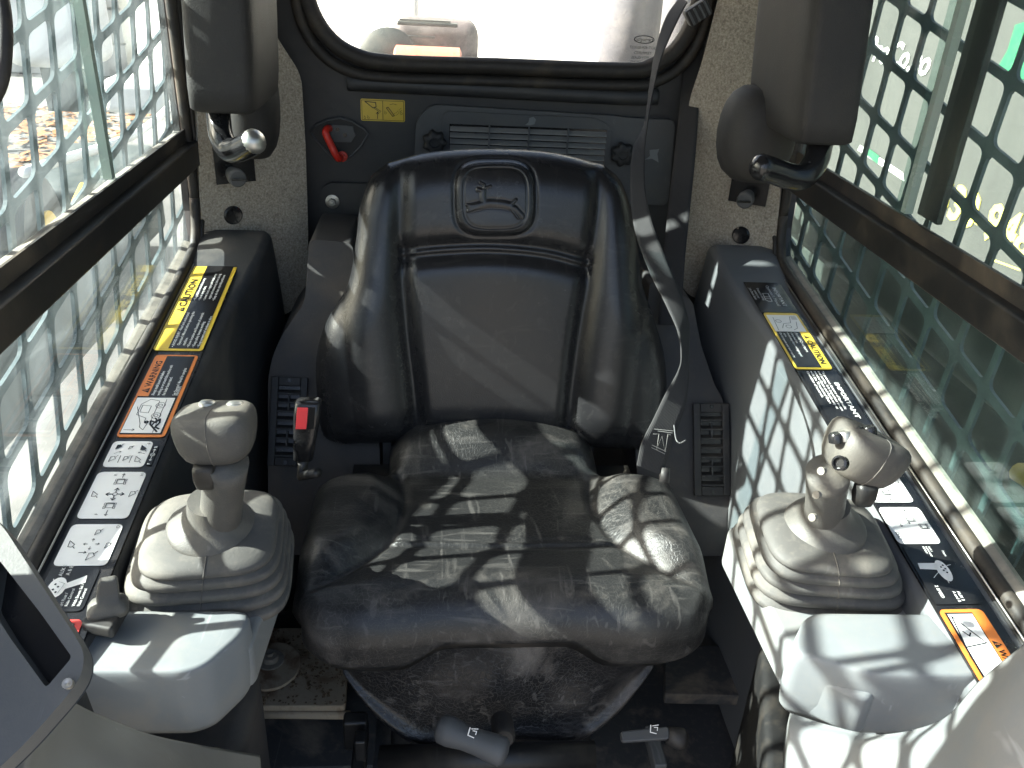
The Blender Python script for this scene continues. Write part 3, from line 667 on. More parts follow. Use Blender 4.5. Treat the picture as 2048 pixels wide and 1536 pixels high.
# joysticks --------------------------------------------------------------
def joystick(s, base, colc, sh0, sh1, rot, label, head_c, head_rot, hw):
    """base, colc, sh0, sh1: centres of the boot foot, collar, shaft foot and shaft top"""
    t = empty('joystick', label, 'joystick', 'grey joysticks beside the seat')
    R = Matrix.Rotation(rot, 3, 'Z'); X = R@V((1, 0, 0)); Y = R@V((0, 1, 0)); B = V(base); Cc = V(colc); H = Cc.z-B.z
    rings = []
    prof = [(0, .060, .5), (.008, .063, .5), (.013, .066, .5), (.0155, .076, .46), (.0195, .0803, .44), (.0250, .0808, .44), (.0290, .0780, .44), (.0303, .0680, .46), (.0325, .0670, .46), (.0345, .0745, .45), (.0385, .0768, .44), (.0430, .0765, .44), (.0465, .0735, .45), (.0478, .0645, .46), (.0500, .0635, .46), (.0520, .0700, .46), (.0560, .0722, .45), (.0600, .0715, .45), (.0632, .0685, .46), (.0645, .0605, .47), (.0665, .0597, .47), (.0683, .0650, .47), (.0720, .0668, .46), (.0760, .0660, .47), (.0790, .0632, .48), (.0802, .0570, .5), (.0818, .0567, .5), (.0832, .0605, .5), (.0862, .0605, .53), (.0895, .0575, .58), (.0922, .052, .7), (.0945, .044, .82), (.096, .034, 1)]
    Ht = prof[-1][0]
    for h, r, e in prof:
        k = h/Ht; o_ = (Cc-B); o_ = V((o_.x, o_.y, 0))*k**1.3
        nrm_tilt = .10*k
        ring = sring(B+o_+V((0, 0, h*H/Ht)), X, Y, r, r*.96, e, 64)
        rings.append([p+V((0, 0, (p.y-(B.y+o_.y))*nrm_tilt)) for p in ring])
    vs, fs = loft(rings); bt = pyd('bellows_boot', vs, fs, rubber_m, t, smooth=True)
    # mould seam down the front of the boot
    seam = [min(r, key=lambda q: abs((q-(sum(r, V())/len(r))).dot(X))+(1 if (q-sum(r, V())/len(r)).dot(Y) > 0 else 0)) for r in rings[2:]]
    vs, fs = tube_geo([q-Y*.0002 for q in seam], .0007, 6); pyd('mould_seam', vs, fs, rubber_m, bt, smooth=True)
    S0, S1 = V(sh0), V(sh1); ax = (S1-S0).normalized(); cax = (ax+V((0, -.08, 1))).normalized()
    col = Cc-cax*.004
    disc('collar', col, cax, [(.0365, -.004), (.0395, -.001), (.0400, .003), (.0385, .006), (.0345, .0095), (.0285, .0140), (.0240, .020), (.0212, .027), (.0198, .036)], knob_m, t, seg=48)
    pts = [S0-ax*.03]+[S0+(S1-S0)*k for k in (0, .3, .6, .9, 1.15)]
    vs, fs = tube_geo(pts, [.0185, .0185, .0182, .0182, .0188, .0195], 28)
    pyd('shaft', vs, fs, knob_m, t, smooth=True)
    HR = head_rot; hc = V(head_c); rings = []
    hx, hy, hz = HR@V((1, 0, 0)), HR@V((0, 1, 0)), HR@V((0, 0, 1)); seam = []
    for z, a, b, e in ((-1, .30, .34, .8), (-.97, .50, .52, .75), (-.90, .66, .66, .7), (-.72, .80, .80, .66), (-.40, .91, .92, .64), (0, .97, .99, .62), (.35, 1.0, 1.0, .60), (.65, .99, .97, .58), (.84, .94, .90, .58), (.95, .86, .80, .6), (1.0, .72, .66, .62), (1.02, .40, .36, .7), (1.03, .05, .05, 1)):
        c = hc+hz*hw[2]*z; rings.append(sring(c, hx, hy, hw[0]*a, hw[1]*b, e, 56)); seam.append(c-hy*(hw[1]*b+.0001))
    vs, fs = loft(rings); h = pyd('grip_head', vs, fs, knob_m, t, smooth=True)
    vs, fs = tube_geo(seam[1:], .0005, 6); pyd('mould_seam', vs, fs, rubber_m, h, smooth=True)
    return t
from math import radians as rd
JL = joystick(-1, (-.318, .692, .448), (-.296, .652, .556), (-.285, .646, .573), (-.272, .632, .632), rd(6), 'grey left joystick with smooth mushroom grip over a ribbed boot', onz(433, 868, .660), Matrix.Rotation(rd(-4), 3, 'Y')@Matrix.Rotation(rd(-10), 3, 'X'), (.0335, .030, .0235))
vs, fs = loft([sring(onz(418, 940, .630)+V((0, -.012, 0))+V((0, 0, z)), (1, 0, 0), (0, 1, 0), a, b, .6, 24) for z, a, b in ((-.010, .005, .004), (-.008, .008, .007), (0, .0098, .009), (.010, .0095, .009), (.014, .008, .007))])
pyd('trigger', vs, fs, black_m, JL, smooth=True)
for (a, b) in ((415, 801), (470, 803)):
    disc('thumb_button', dep(a, b+11, .735), (0, .35, 1), [(.0075, -.004), (.0075, .003), (.005, .005), (0, .005)], chrome_m, JL, seg=14)
JR = joystick(1, (.318, .692, .448), (.289, .648, .556), (.283, .642, .573), (.264, .620, .632), rd(-6), 'grey right joystick leaning over, grip with a dark hole in its side', onz(1724, 910, .655), Matrix.Rotation(rd(24), 3, 'Y')@Matrix.Rotation(rd(-10), 3, 'X'), (.0345, .031, .0235))
vs, fs = loft([sring(onz(1718, 978, .625)+V((0, -.010, 0))+V((0, 0, z)), (1, 0, 0), (0, 1, 0), a, b, .6, 24) for z, a, b in ((-.010, .005, .004), (-.008, .008, .007), (0, .0098, .009), (.010, .0095, .009), (.014, .008, .007))])
pyd('trigger', vs, fs, black_m, JR, smooth=True)
for (a, b, m_) in ((1672, 862, gloss_black), (1690, 858, chrome_m), (1712, 850, gloss_black), (1738, 848, gloss_black)):
    disc('thumb_button', dep(a, b+13, .745), (-.2, .3, 1), [(.0065, -.004), (.0065, .002), (.005, .004), (0, .004)], m_, JR, seg=14)
v_ = (V(C0)-dep(1676, 928, .70)).normalized()
disc('grip_hole', dep(1678, 926, .676), v_+V((-.5, .1, 0)), [(.006, -.006), (.0062, .0), (.0045, .0008), (.004, -.002), (0, -.002)], blackp_m, JR, seg=16)
for a, b in ((1640, 942), (1630, 990), (1622, 1035)):
    disc('screw', dep(a+3, b, .722), (-.8, -.5, .3), [(.0035, -.003), (.0035, .0012), (0, .0012)], ledge_m, JR, seg=10)

# rocker lever on the left pod
sw = empty('rocker_lever', 'grey paddle lever in a black rubber base at the rear of the left pod', 'lever')
bp_ = [onz(a, b, .507) for a, b in ((163, 1268), (205, 1215), (266, 1215), (228, 1280))]
prism('rubber_base', rpoly(bp_, .005), (0, 0, .012), vent_m, sw, bevel=.003)
c = sum(bp_, V())/4; rings = []
for h, a, b in ((.010, .017, .012), (.015, .0165, .0115), (.019, .014, .009), (.021, .0095, .0045), (.030, .0088, .004), (.038, .0078, .0034), (.040, .007, .003), (.0405, .004, .002)):
    rings.append(sring(c+V((.004*h/.05, .012*h/.05, h)), V((1, .3, 0)).normalized(), V((-.3, 1, 0)).normalized(), a, b, .5, 24))
pyd('paddle', *loft(rings), knob_m, sw, smooth=True)
c2 = c+V((0, .012, .055))

# ================================================================== SEAT
def sdf_poly(P, poly):
    """unsigned distance of points P (n,2) to the closed polyline"""
    d = np.full(len(P), 1e9)
    for i in range(len(poly)):
        a = poly[i]; b = poly[(i+1) % len(poly)]; ab = b-a; t = np.clip(((P-a)@ab)/(ab@ab+1e-12), 0, 1)
        d = np.minimum(d, np.linalg.norm(P-(a+t[:, None]*ab), axis=1))
    return d
def pl_dist(P, line):
    d = np.full(len(P), 1e9); line = [np.array(q) for q in line]
    for a, b in zip(line, line[1:]):
        ab = b-a; t = np.clip(((P-a)@ab)/(ab@ab+1e-12), 0, 1); d = np.minimum(d, np.linalg.norm(P-(a+t[:, None]*ab), axis=1))
    return d
def smo(pts, n=6): return [(p.x, p.y) for p in spline([V((a, b, 0)) for a, b in pts], n)]
def grid_mesh(name, P3, nu, nv, m, parent, back=None):
    idx = np.arange(nu*nv).reshape(nv, nu); f = []
    q = np.stack([idx[:-1, :-1], idx[:-1, 1:], idx[1:, 1:], idx[1:, :-1]], -1).reshape(-1, 4)
    f = q.tolist(); vs = P3.tolist()
    if back is not None:
        brd = list(idx[0, :])+list(idx[1:, -1])+list(idx[-1, -2::-1])+list(idx[-2:0, 0][:])
        brd = list(idx[0, :])+list(idx[1:, -1])+list(idx[-1, ::-1][1:])+list(idx[::-1, 0][1:-1])
        b0 = len(vs); n = len(brd)
        for i in brd: v = P3[i]+back; vs.append(v.tolist())
        for k in range(n): f.append([int(brd[k]), b0+k, b0+(k+1) % n, int(brd[(k+1) % n])])
        f.append([b0+k for k in range(n)])
    me = bpy.data.meshes.new(name); me.from_pydata(vs, [], f); me.update()
    bm = bmesh.new(); bm.from_mesh(me); bmesh.ops.recalc_face_normals(bm, faces=bm.faces); bm.to_mesh(me); bm.free()
    return link(name, me, m, parent, smooth=True)
seat = empty('seat', 'worn black leather operator seat in the middle of the cab', 'seat')
# backrest plane
BO = np.array([0, 1.085, .38]); BS = np.array([0, .22, .9755]); BN = np.array([0, -.9755, .22])
def onb(px, py, off=0):
    p = onp(px, py, BO+BN*off, BN); q = np.array(p)-BO; return (q[0], q@BS)
left_e = smo([onb(*p, .0) for p in ((690, 880), (650, 862), (637, 790), (636, 710), (655, 640), (698, 565), (714, 480), (722, 410), (742, 355), (775, 325))])
right_e = smo([onb(*p, .0) for p in ((1278, 892), (1312, 860), (1327, 780), (1322, 700), (1300, 625), (1278, 560), (1270, 480), (1258, 415), (1238, 360), (1205, 328))])
bot_e = [onb(*p, .0) for p in ((690, 880), (830, 872), (1000, 868), (1140, 880), (1278, 892))]
top_e = [onb(*p, .0) for p in ((775, 325), (860, 304), (980, 297), (1100, 304), (1205, 328))]
NU, NV = 200, 190
def curve_at(pts, n):
    p = np.array(smo(pts, 12)); s = np.r_[0, np.cumsum(np.linalg.norm(np.diff(p, axis=0), axis=1))]; t = np.linspace(0, s[-1], n)
    return np.stack([np.interp(t, s, p[:, 0]), np.interp(t, s, p[:, 1])], 1)
def resamp(p, n):
    p = np.array(p); s = np.r_[0, np.cumsum(np.linalg.norm(np.diff(p, axis=0), axis=1))]; t = np.linspace(0, s[-1], n)
    return np.stack([np.interp(t, s, p[:, 0]), np.interp(t, s, p[:, 1])], 1)
def coons(Lc, Rc, Bc, Tc, nu, nv):
    u = np.linspace(0, 1, nu)[None, :, None]; v = np.linspace(0, 1, nv)[:, None, None]
    Lc, Rc = resamp(Lc, nv)[:, None, :], resamp(Rc, nv)[:, None, :]; Bc, Tc = curve_at(Bc, nu)[None], curve_at(Tc, nu)[None]
    c = (1-u)*Lc+u*Rc+(1-v)*Bc+v*Tc-((1-u)*(1-v)*Bc[:, :1]+u*(1-v)*Bc[:, -1:]+(1-u)*v*Tc[:, :1]+u*v*Tc[:, -1:])
    return c.reshape(-1, 2)
G = coons(left_e, right_e, bot_e, top_e, NU, NV)
bound = np.array(list(resamp(left_e, 50))+list(curve_at(top_e, 30))+list(resamp(right_e, 50)[::-1])+list(curve_at(bot_e, 30)[::-1]))
dE = sdf_poly(G, bound)
def rnd(d, R, h): t = np.clip(d/R, 0, 1); return h*np.sqrt(1-(1-t)**2)
ga = lambda d, s_: np.exp(-(d/s_)**2)
sst = lambda a, b, x: (lambda t: t*t*(3-2*t))(np.clip((x-a)/(b-a), 0, 1))
seamL = smo([onb(*p, .03) for p in ((797, 330), (800, 420), (800, 500), (812, 650), (825, 760), (838, 885))])
seamR = smo([onb(*p, .03) for p in ((1200, 335), (1195, 420), (1182, 520), (1160, 650), (1145, 760), (1132, 885))])
groove = smo([onb(*p, .03) for p in ((800, 508), (880, 499), (985, 495), (1090, 505), (1182, 530))])
def side_of(P, seam):
    s = np.array(seam); s = s[np.argsort(s[:, 1])]; return P[:, 0]-np.interp(P[:, 1], s[:, 1], s[:, 0])
sL = side_of(G, seamL); sR = side_of(G, seamR); dL_, dR_ = pl_dist(G, seamL), pl_dist(G, seamR); dG = pl_dist(G, groove)
def back_disp(P, dE):
    sL = side_of(P, seamL); sR = side_of(P, seamR); dl, dr = np.abs(sL), np.abs(sR); dg = pl_dist(P, groove)
    z = rnd(dE, .060, .044)
    low = sst(.44, .20, P[:, 1])                      # bolsters grow towards the bottom
    out = np.maximum(-sL, 0)+np.maximum(sR, 0)
    z += (0.006+.014*low)*np.sin(np.clip(out/.085, 0, 1)*np.pi*.75)
    inside = (sL > 0) & (sR < 0)
    cen = np.where(inside, np.minimum(dl, dr), 0)
    z += np.where(inside, .0045*sst(0, .025, cen), 0)
    z -= .0070*(ga(dl, .0110)+ga(dr, .0110))*sst(.0, .05, dE)
    ins2 = sst(-.004, .006, sL)*sst(-.004, .006, -sR)
    z += ins2*(-.0150*ga(dg, .0165)+.0060*ga(dg, .0040))
    z += .006*ga(P[:, 1]-.30, .1)*sst(.12, 0, np.abs(P[:, 0]))
    return z
disp = back_disp(G, dE)
# emblem: raised rounded pad and a leaping animal in relief
ec = np.array(onb(990, 396, .045)); ang = -.04
ehw, ehh = .049, .045
def local(P): q = P-ec; c, s = math.cos(ang), math.sin(ang); return np.stack([q[:, 0]*c-q[:, 1]*s, q[:, 0]*s+q[:, 1]*c], 1)
def sq(P): q = local(P); return (np.abs(q[:, 0]/ehw)**3.6+np.abs(q[:, 1]/ehh)**3.6)**(1/3.6)
e = sq(G)
disp += .0045*sst(1.13, 1.0, e)-.003*ga(e-1.12, .05)
P3 = BO+np.outer(G[:, 0], [1, 0, 0])+np.outer(G[:, 1], BS)+np.outer(disp, BN)
back = grid_mesh('backrest', P3, NU, NV, leather_b, seat, back=-BN*.05)
# emblem mesh
ne = 110; uu, vv = np.meshgrid(np.linspace(-1.02, 1.02, ne), np.linspace(-1.02, 1.02, ne)); 
# map square grid to squircle
a_ = np.stack([uu.ravel(), vv.ravel()], 1); mx = np.maximum(np.abs(a_).max(1), 1e-9); nr = (np.abs(a_[:, 0])**3.6+np.abs(a_[:, 1])**3.6)**(1/3.6); a_ = a_*(mx/np.maximum(nr, 1e-9))[:, None]*1.0
c_, s_ = math.cos(-ang), math.sin(-ang)
lx, ly = a_[:, 0]*ehw*1.0, a_[:, 1]*ehh*1.0
PE = np.stack([lx*c_-ly*s_, lx*s_+ly*c_], 1)+ec
dEe = sdf_poly(PE, bound); z = back_disp(PE, dEe)+.0045+.0006
ee = np.maximum(np.abs(uu), np.abs(vv)).ravel()
z += -.0026*sst(.985, 1.02, ee)-.0012*ga(ee-.86, .03)+.0008*ga(ee-.92, .03)
lp = np.stack([lx, ly], 1)
deer = [([(-.033, -.0115), (-.018, -.008), (-.008, -.006), (.010, -.0075), (.020, -.010)], .0055), ([(.014, -.009), (.026, -.013), (.036, -.024)], .0038), ([(-.014, -.007), (-.017, .002), (-.016, .010)], .0042), ([(-.016, .010), (-.023, .012)], .0030),
        ([(-.016, .012), (-.014, .018), (-.020, .021)], .0016), ([(-.014, .014), (-.006, .016)], .0016), ([(.020, -.008), (.027, -.002)], .0025), ([(-.022, -.011), (-.037, -.016)], .0024), ([(.020, -.013), (.030, -.026)], .0022), ([(-.026, -.010), (-.038, -.008)], .0022)]
best = np.full(len(lp), -1.)
for ln, wd in deer: best = np.maximum(best, 1-pl_dist(lp, ln)/wd)
z += .0015*sst(-.15, .9, best)-.0006*ga(best+.15, .2)
P3 = BO+np.outer(PE[:, 0], [1, 0, 0])+np.outer(PE[:, 1], BS)+np.outer(z, BN)
em = grid_mesh('emblem_pad', P3, ne, ne, leather_b, back); em['label'] = 'embossed leather emblem with a leaping deer'

# cushion: top surface + rolled front face
CX = -.008
hw_top = .240
CT = lambda x, y: .405+.045*sst(1.0, .72, y)*0
def cushion():
    nu, nv = 230, 230
    u = np.linspace(-1, 1, nu); t = np.linspace(0, 1, nv)
    # arclength: rear tongue to front lip
    ys = []; 
    Ltop = 1.065-.738; R = .045; Lroll = R*math.pi/2; 
    U, T = np.meshgrid(u, t)
    xw = U.copy()
    # face length varies with x (scalloped bottom edge)
    x01 = U*hw_top
    face = .009+.024*sst(.070, .125, np.abs(x01))-.012*sst(.19, .238, np.abs(x01))
    Ltot = Ltop+Lroll+face
    s = T*Ltot
    y = np.where(s < Ltop, 1.065-s, np.where(s < Ltop+Lroll, .738-R*np.sin(np.clip((s-Ltop)/R, 0, math.pi/2)), +.738-R))
    z = np.where(s < Ltop, 0, np.where(s < Ltop+Lroll, -R*(1-np.cos(np.clip((s-Ltop)/R, 0, math.pi/2))), -R-(s-Ltop-Lroll)))
    ny = np.where(s < Ltop, 0, np.where(s < Ltop+Lroll, -np.sin(np.clip((s-Ltop)/R, 0, math.pi/2)), -1)); nz = np.sqrt(1-ny**2)
    # half width: narrow rear tongue, full from the bolsters on
    hw = .155+(hw_top-.155)*sst(1.0, .93, y)
    hw = hw*(1-.035*sst(.90, 1.0, y)); hw = np.where(y < .93, hw_top-.012*sst(.74, .69, y), hw)
    x = CX+U*hw
    base = .402+.14*(.90-y)*0+.09*(.86-np.clip(y, .70, 1.0))*.9
    # displacement
    X_, Y_ = (x-CX).ravel(), y.ravel(); P = np.stack([X_, Y_], 1); S = s.ravel()
    aX = np.abs(X_)
    seam = [(.137, 1.0), (.128, .95), (.122, .905), (.128, .86), (.140, .815), (.175, .768), (.215, .735)]
    seam = smo([(a, b) for a, b in seam])
    PA = np.stack([aX, Y_], 1); ds = pl_dist(PA, seam)
    sm = np.array(seam)[::-1]; inn = np.interp(Y_, sm[:, 1], sm[:, 0])-aX     # >0 inside
    bol = sst(.004, -.045, inn)*sst(1.01, .93, Y_)*sst(.735, .80, Y_)
    d = .024*bol
    d -= .005*ga(ds, .007)*sst(.715, .76, Y_)*sst(1.0, .95, Y_)
    cl = smo([(-.14, .818), (0, .812), (.14, .816)]); dc = pl_dist(P, cl)
    insd = sst(0, .01, inn)
    d += insd*(-.003*ga(dc-.005, .006)+.0035*ga(dc, .004)*1.0)
    d += .006*sst(.81, .74, Y_)*sst(.0, .06, inn)
    # rear hump tucked under the backrest
    d += .050*sst(.955, 1.04, Y_)*np.clip(1-(aX/.172)**2, 0, 1)**.8; d -= .004*ga(Y_-.975, .012)
    # side rounding
    edge = (1-np.abs(U).ravel())*hw.ravel()
    d -= .036-rnd(edge, .034, .036)
    # bottom lip rounding
    tl = (Ltot.ravel()-S); d -= (.012-rnd(tl, .012, .012))
    rng = np.random.RandomState(3)
    for k in range(26):
        cx, cy = rng.uniform(-.2, .2), rng.uniform(.7, .98); an = rng.uniform(0, 3.14); l = rng.uniform(.02, .06)
        q = (X_-cx)*math.cos(an)+(Y_-cy)*math.sin(an); r_ = -(X_-cx)*math.sin(an)+(Y_-cy)*math.cos(an)
        d += rng.uniform(-.0005, .0005)*np.exp(-(q/l)**2-(r_/(l*.35))**2)
    yy = Y_+ny.ravel()*d; zz = (base+z).ravel()+nz.ravel()*d
    # front face bulges at thighs
    yy -= .009*sst(.06, .14, aX)*sst(.78, .70, Y_)*1.0
    P3 = np.stack([x.ravel(), yy, zz], 1)
    return P3, nu, nv
P3, nu, nv = cushion()
cush = grid_mesh('cushion', P3, nu, nv, leather_c, seat, back=np.array([0, .02, -.03]))
# suspension skirt
def skirt():
    nu, nv = 160, 80; P3 = []
    for j in range(nv):
        v = j/(nv-1)
        for i in range(nu):
            u = -1+2*i/(nu-1); 
            hwid = .202-.012*v
            x = CX+u*hwid
            zt = .345; zb = .148+.22*max(0, abs(u)-.5)**1.3
            z = zt+(zb-zt)*v
            ybase = .735-.010*math.sin(v*math.pi)+.035*abs(u)**6
            # draped folds radiating from the corners
            f = .014*math.sin((u+.9)*5.5+v*6.5+.6*math.sin(v*5))*math.exp(-((u+.75)/.45)**2)*math.sin(v*math.pi)**.7
            f += .012*math.sin((u-.9)*-5+v*5.8)*math.exp(-((u-.75)/.45)**2)*math.sin(v*math.pi)**.7
            f += .004*math.sin(u*9+v*4)*math.sin(v*math.pi)+.010*math.exp(-((v-.86)/.06)**2)
            P3.append((x, ybase-f, z))
    return np.array(P3), nu, nv
P3, nu, nv = skirt()
grid_mesh('suspension_skirt', P3, nu, nv, leather_s, seat, back=np.array([0, .03, 0]))
box('seat_pan', (CX, .89, .345), (.40, .30, .05), black_m, seat)
box('suspension_base', (CX, .94, .14), (.28, .26, .22), black_m, seat, bevel=.01)
for x in (-.075, .11): pass
for x in (-.16, .14): box('recliner_post', (CX+x+.006, 1.075, .40), (.012, .02, .12), dark_paint, seat)
# mount rails + front tube under the seat
tube('cross_tube', [dep(760, 1522, 1.02), dep(1190, 1512, 1.02)], .018, black_m, seat, seg=18)
for a, b in ((702, 1440), (722, 1470)): pass
box('slide_rail', dep(720, 1500, 1.05), (.016, .08, .02), black_m, seat, bevel=.003)
box('slide_rail', dep(1310, 1500, 1.05), (.016, .06, .02), panel_grey, seat, bevel=.003)
# weight lever with moulded grip
lv = empty('adjuster_lever', 'grey moulded lever under the seat front with a small white seat symbol', 'lever')
la, lb = dep(872, 1452, .93), dep(1015, 1508, .91)
pts = [la+(lb-la)*k for k in (0, .03, .08, .2, .4, .6, .8, .93, .98, 1)]
pyd('grip', *tube_geo(pts, [.004, .011, .0155, .0165, .0138, .0138, .0155, .0158, .012, .005], 24), panel_grey, lv, smooth=True)
disc('pivot', dep(1006, 1462, .96), (0, -1, .3), [(.013, -.02), (.013, .012), (.010, .016), (0, .016)], vent_m, lv, seg=20)
def mark(anchor, parent, c, U, W, k=1):
    p = Print(c, U, W); p.N = (V(C0)-c).normalized()
    p.line([(-.004, .005), (-.004, -.004), (.003, -.006)], .0012, white_m); p.line([(0, .002), (.004, .002), (.004, -.002)], .0010, white_m); p.line([(-.002, .004), (.005, .005)], .0010, white_m)
    p.build('symbol', parent)
mid = dep(945, 1465, .905); mark(None, lv, mid, (1, 0, -.25), (.25, .3, 1))
l2 = empty('slide_lever', 'flat dark slide lever with a white symbol at the right end under the seat', 'lever')
prism('paddle', rpoly([dep(1242, 1462, .99), dep(1338, 1452, .99), dep(1340, 1478, .98), dep(1245, 1484, .98)], .004), (0, .006, -.010), panel_grey, l2, bevel=.002)
tube('end_knob', [dep(1335, 1470, .99), dep(1362, 1478, .99), dep(1372, 1482, .99)], [.010, .013, .009], vent_m, l2)
mark(None, l2, dep(1308, 1458, .975), (1, 0, 0), (0, .3, 1))

# ================================================================== floor details
pl = tag(prism('mount_plate', rpoly([onz(a, b, .10) for a, b in ((500, 1255), (700, 1255), (690, 1412), (478, 1412))], .006), (0, 0, -.02), rust_m, bevel=.002), 'tan rust-edged mounting plate left of the seat base', 'plate')
pl2 = tag(prism('mount_plate', rpoly([onz(a, b, .10) for a, b in ((1330, 1290), (1480, 1290), (1500, 1392), (1330, 1388))], .006), (0, 0, -.02), floor_m, bevel=.002), 'dark mounting plate in the shade right of the seat base', 'plate')
vs = []; fs = []
for k in range(420):
    c = onz(random.uniform(485, 700), random.uniform(1262, 1410), .103); a = random.uniform(0, 6.28); q = random.uniform(.0008, .0034); b = len(vs)
    vs += [c+V((math.cos(a+t)*q*random.uniform(.6, 1.2), math.sin(a+t)*q, random.uniform(0, q))) for t in (0, 1.6, 3.1, 4.7)]+[c+V((0, 0, q*1.1))]
    fs += [[b, b+1, b+4], [b+1, b+2, b+4], [b+2, b+3, b+4], [b+3, b, b+4]]
tag(pyd('floor_debris', vs, fs, mat('brown_crumbs', (.14, .095, .055), .9, (.3, .24, .16), .6, 60)), kind='stuff')
hb = empty('hold_down_bolt', 'dusty hold-down bolt on a curved washer plate left of the seat', 'bolt')
hc_ = onz(543, 1335, .105)
prism('washer_plate', spline([hc_+V((.035*math.cos(a)*(1.2 if math.cos(a) > 0 else .9), .045*math.sin(a), 0)) for a in [i*math.pi/6 for i in range(12)]], 3), (0, 0, .005), rust_m, hb, bevel=.001)
disc('bolt', hc_+V((-.002, .008, .005)), (0, 0, 1), [(.019, 0), (.019, .003), (.012, .0035), (.011, .012), (.006, .013), (.006, .018), (0, .018)], ledge_m, hb, seg=16)
fp = tag(box('front_plate', (-.30, .93, .055), (.26, .30, .01), floor_m, bevel=.002), 'stained dark step plate under the front left of the seat', 'plate')
tube('plate_flange', [onz(480, 1428, .085), onz(700, 1430, .085)], .006, rust_m, fp, seg=8)
br = empty('seat_bracket', 'narrow black bracket standing beside the front left seat rail', 'bracket')
box('bracket_plate', dep(712, 1462, 1.06), (.030, .02, .050), black_m, br, bevel=.004)
box('bracket_leg', dep(722, 1500, 1.03), (.014, .02, .05), black_m, br, bevel=.003)

# ================================================================== ducts and vents
def duct(pix, Y, depth, label, vq, nsl, rr):
    t = empty('air_duct', label, 'air duct', 'air ducts beside the backrest')
    DN = V((0, -1, .62)).normalized(); DP = (0, Y-.02, .42)
    pts = [onp(a, b, DP, DN) for a, b in pix]; pts = rpoly(pts, rr, 4)
    tri_plate('duct_cover', pts, (0, depth, 0), duct_m, t, bevel=.010, seg=4, ang=50)
    q = [onp(a, b, V(DP)+DN*.001, DN) for a, b in vq]       # tl tr br bl
    X_ = ((q[1]-q[0])+(q[2]-q[3])).normalized(); Z_ = ((q[0]-q[3])+(q[1]-q[2])); Z_ = (Z_-X_*Z_.dot(X_)).normalized()
    w_ = ((q[1]-q[0]).length+(q[2]-q[3]).length)/2; h_ = ((q[0]-q[3]).length+(q[1]-q[2]).length)/2
    o = (q[0]+q[1]+q[2]+q[3])/4; N_ = DN
    P_ = lambda a, b, c=0: o+X_*a+Z_*b+N_*c
    fr = [P_(-w_/2, -h_/2), P_(w_/2, -h_/2), P_(w_/2, h_/2), P_(-w_/2, h_/2)]
    iw, ih = w_*.30, h_*.40
    # frame as four bars
    vsl = []
    for (a0, b0, a1, b1) in ((-w_/2, -h_/2, -iw, h_/2), (iw, -h_/2, w_/2, h_/2), (-iw, -h_/2, iw, -ih), (-iw, ih, iw, h_/2)):
        vsl.append((a0, b0, a1, b1))
    vs = []; fs = []
    for a0, b0, a1, b1 in vsl:
        v_, f_ = poly_prism([P_(a0, b0), P_(a1, b0), P_(a1, b1), P_(a0, b1)], N_*.007); k = len(vs); vs += v_; fs += [[i+k for i in f] for f in f_]
    fo = pyd('vent_frame', vs, fs, vent_m, t, bevel=.0015)
    prism('vent_back', [P_(-iw, -ih, .0005), P_(iw, -ih, .0005), P_(iw, ih, .0005), P_(-iw, ih, .0005)], N_*.0005, blackp_m, t)
    for k in range(nsl):
        b = ih-(k+.5)*(2*ih/nsl)
        v_, f_ = poly_prism([P_(-iw, b-.001, .001), P_(iw, b-.001, .001), P_(iw, b-.006, .008), P_(-iw, b-.006, .008)], Z_*.0022)
        pyd('slat', v_, f_, vent_m, t)
    for k in range(2):
        b = -ih+(k*2+1)*ih*.5; tube('pin', [P_(0, b-.012, .006), P_(0, b+.012, .006)], .0012, panel_grey, t, seg=6)
    for b in (-.46, .46): disc('screw', P_(0, b*h_, .007), N_, [(.003, -.001), (.003, .001), (0, .001)], blackp_m, t, seg=8)
duct([(618, 478), (705, 486), (760, 900), (760, 1110), (536, 1110), (536, 760), (544, 715), (565, 668), (610, 605)], 1.12, .14, 'dusty black air duct left of the backrest, behind the buckle', [(541, 752), (616, 757), (610, 932), (539, 932)], 8, .012)
duct([(1300, 560), (1385, 600), (1402, 690), (1430, 772), (1447, 800), (1466, 990), (1452, 1035), (1462, 1112), (1290, 1112), (1270, 900)], 1.12, .14, 'scuffed black air duct right of the backrest, beside the belt end', [(1374, 806), (1449, 808), (1466, 990), (1397, 992)], 8, .012)

# buckle
bk = empty('belt_buckle', 'black seat belt buckle with a red button left of the backrest', 'buckle')
cB = dep(612, 860, 1.0); ux = V((1, 0, 0)); uz = (dep(612, 800, .985)-dep(602, 920, 1.01)).normalized(); uy = uz.cross(ux).normalized()
rings = []
for k, a, b in ((-.038, .010, .008), (-.036, .0115, .010), (-.01, .0130, .0115), (.008, .0145, .012), (.018, .0150, .0125), (.036, .0145, .012), (.0385, .012, .009)):
    rings.append(sring(cB+uz*k, ux, uy, a, b, .45, 32))
pyd('body', *loft(rings), gloss_black, bk, smooth=True)
bc = cB+uz*.020-uy*.0128 if (uy.y > 0) else cB+uz*.020+uy*.0128
ny_ = -uy if uy.y > 0 else uy
prism('release_button', [bc+ux*a+uz*b for a, b in ((-.0105, -.013), (.002, -.013), (.002, .014), (-.0105, .014))], ny_*.0022, redbtn, bk, bevel=.001)
prism('latch_slot', [bc+ux*a+uz*b for a, b in ((.003, -.013), (.010, -.013), (.010, .014), (.003, .014))], ny_*.0008, blackp_m, bk)
tube('stalk', [cB-uz*.036, cB-uz*.06, dep(635, 945, .99)], [.008, .007, .006], black_m, bk)

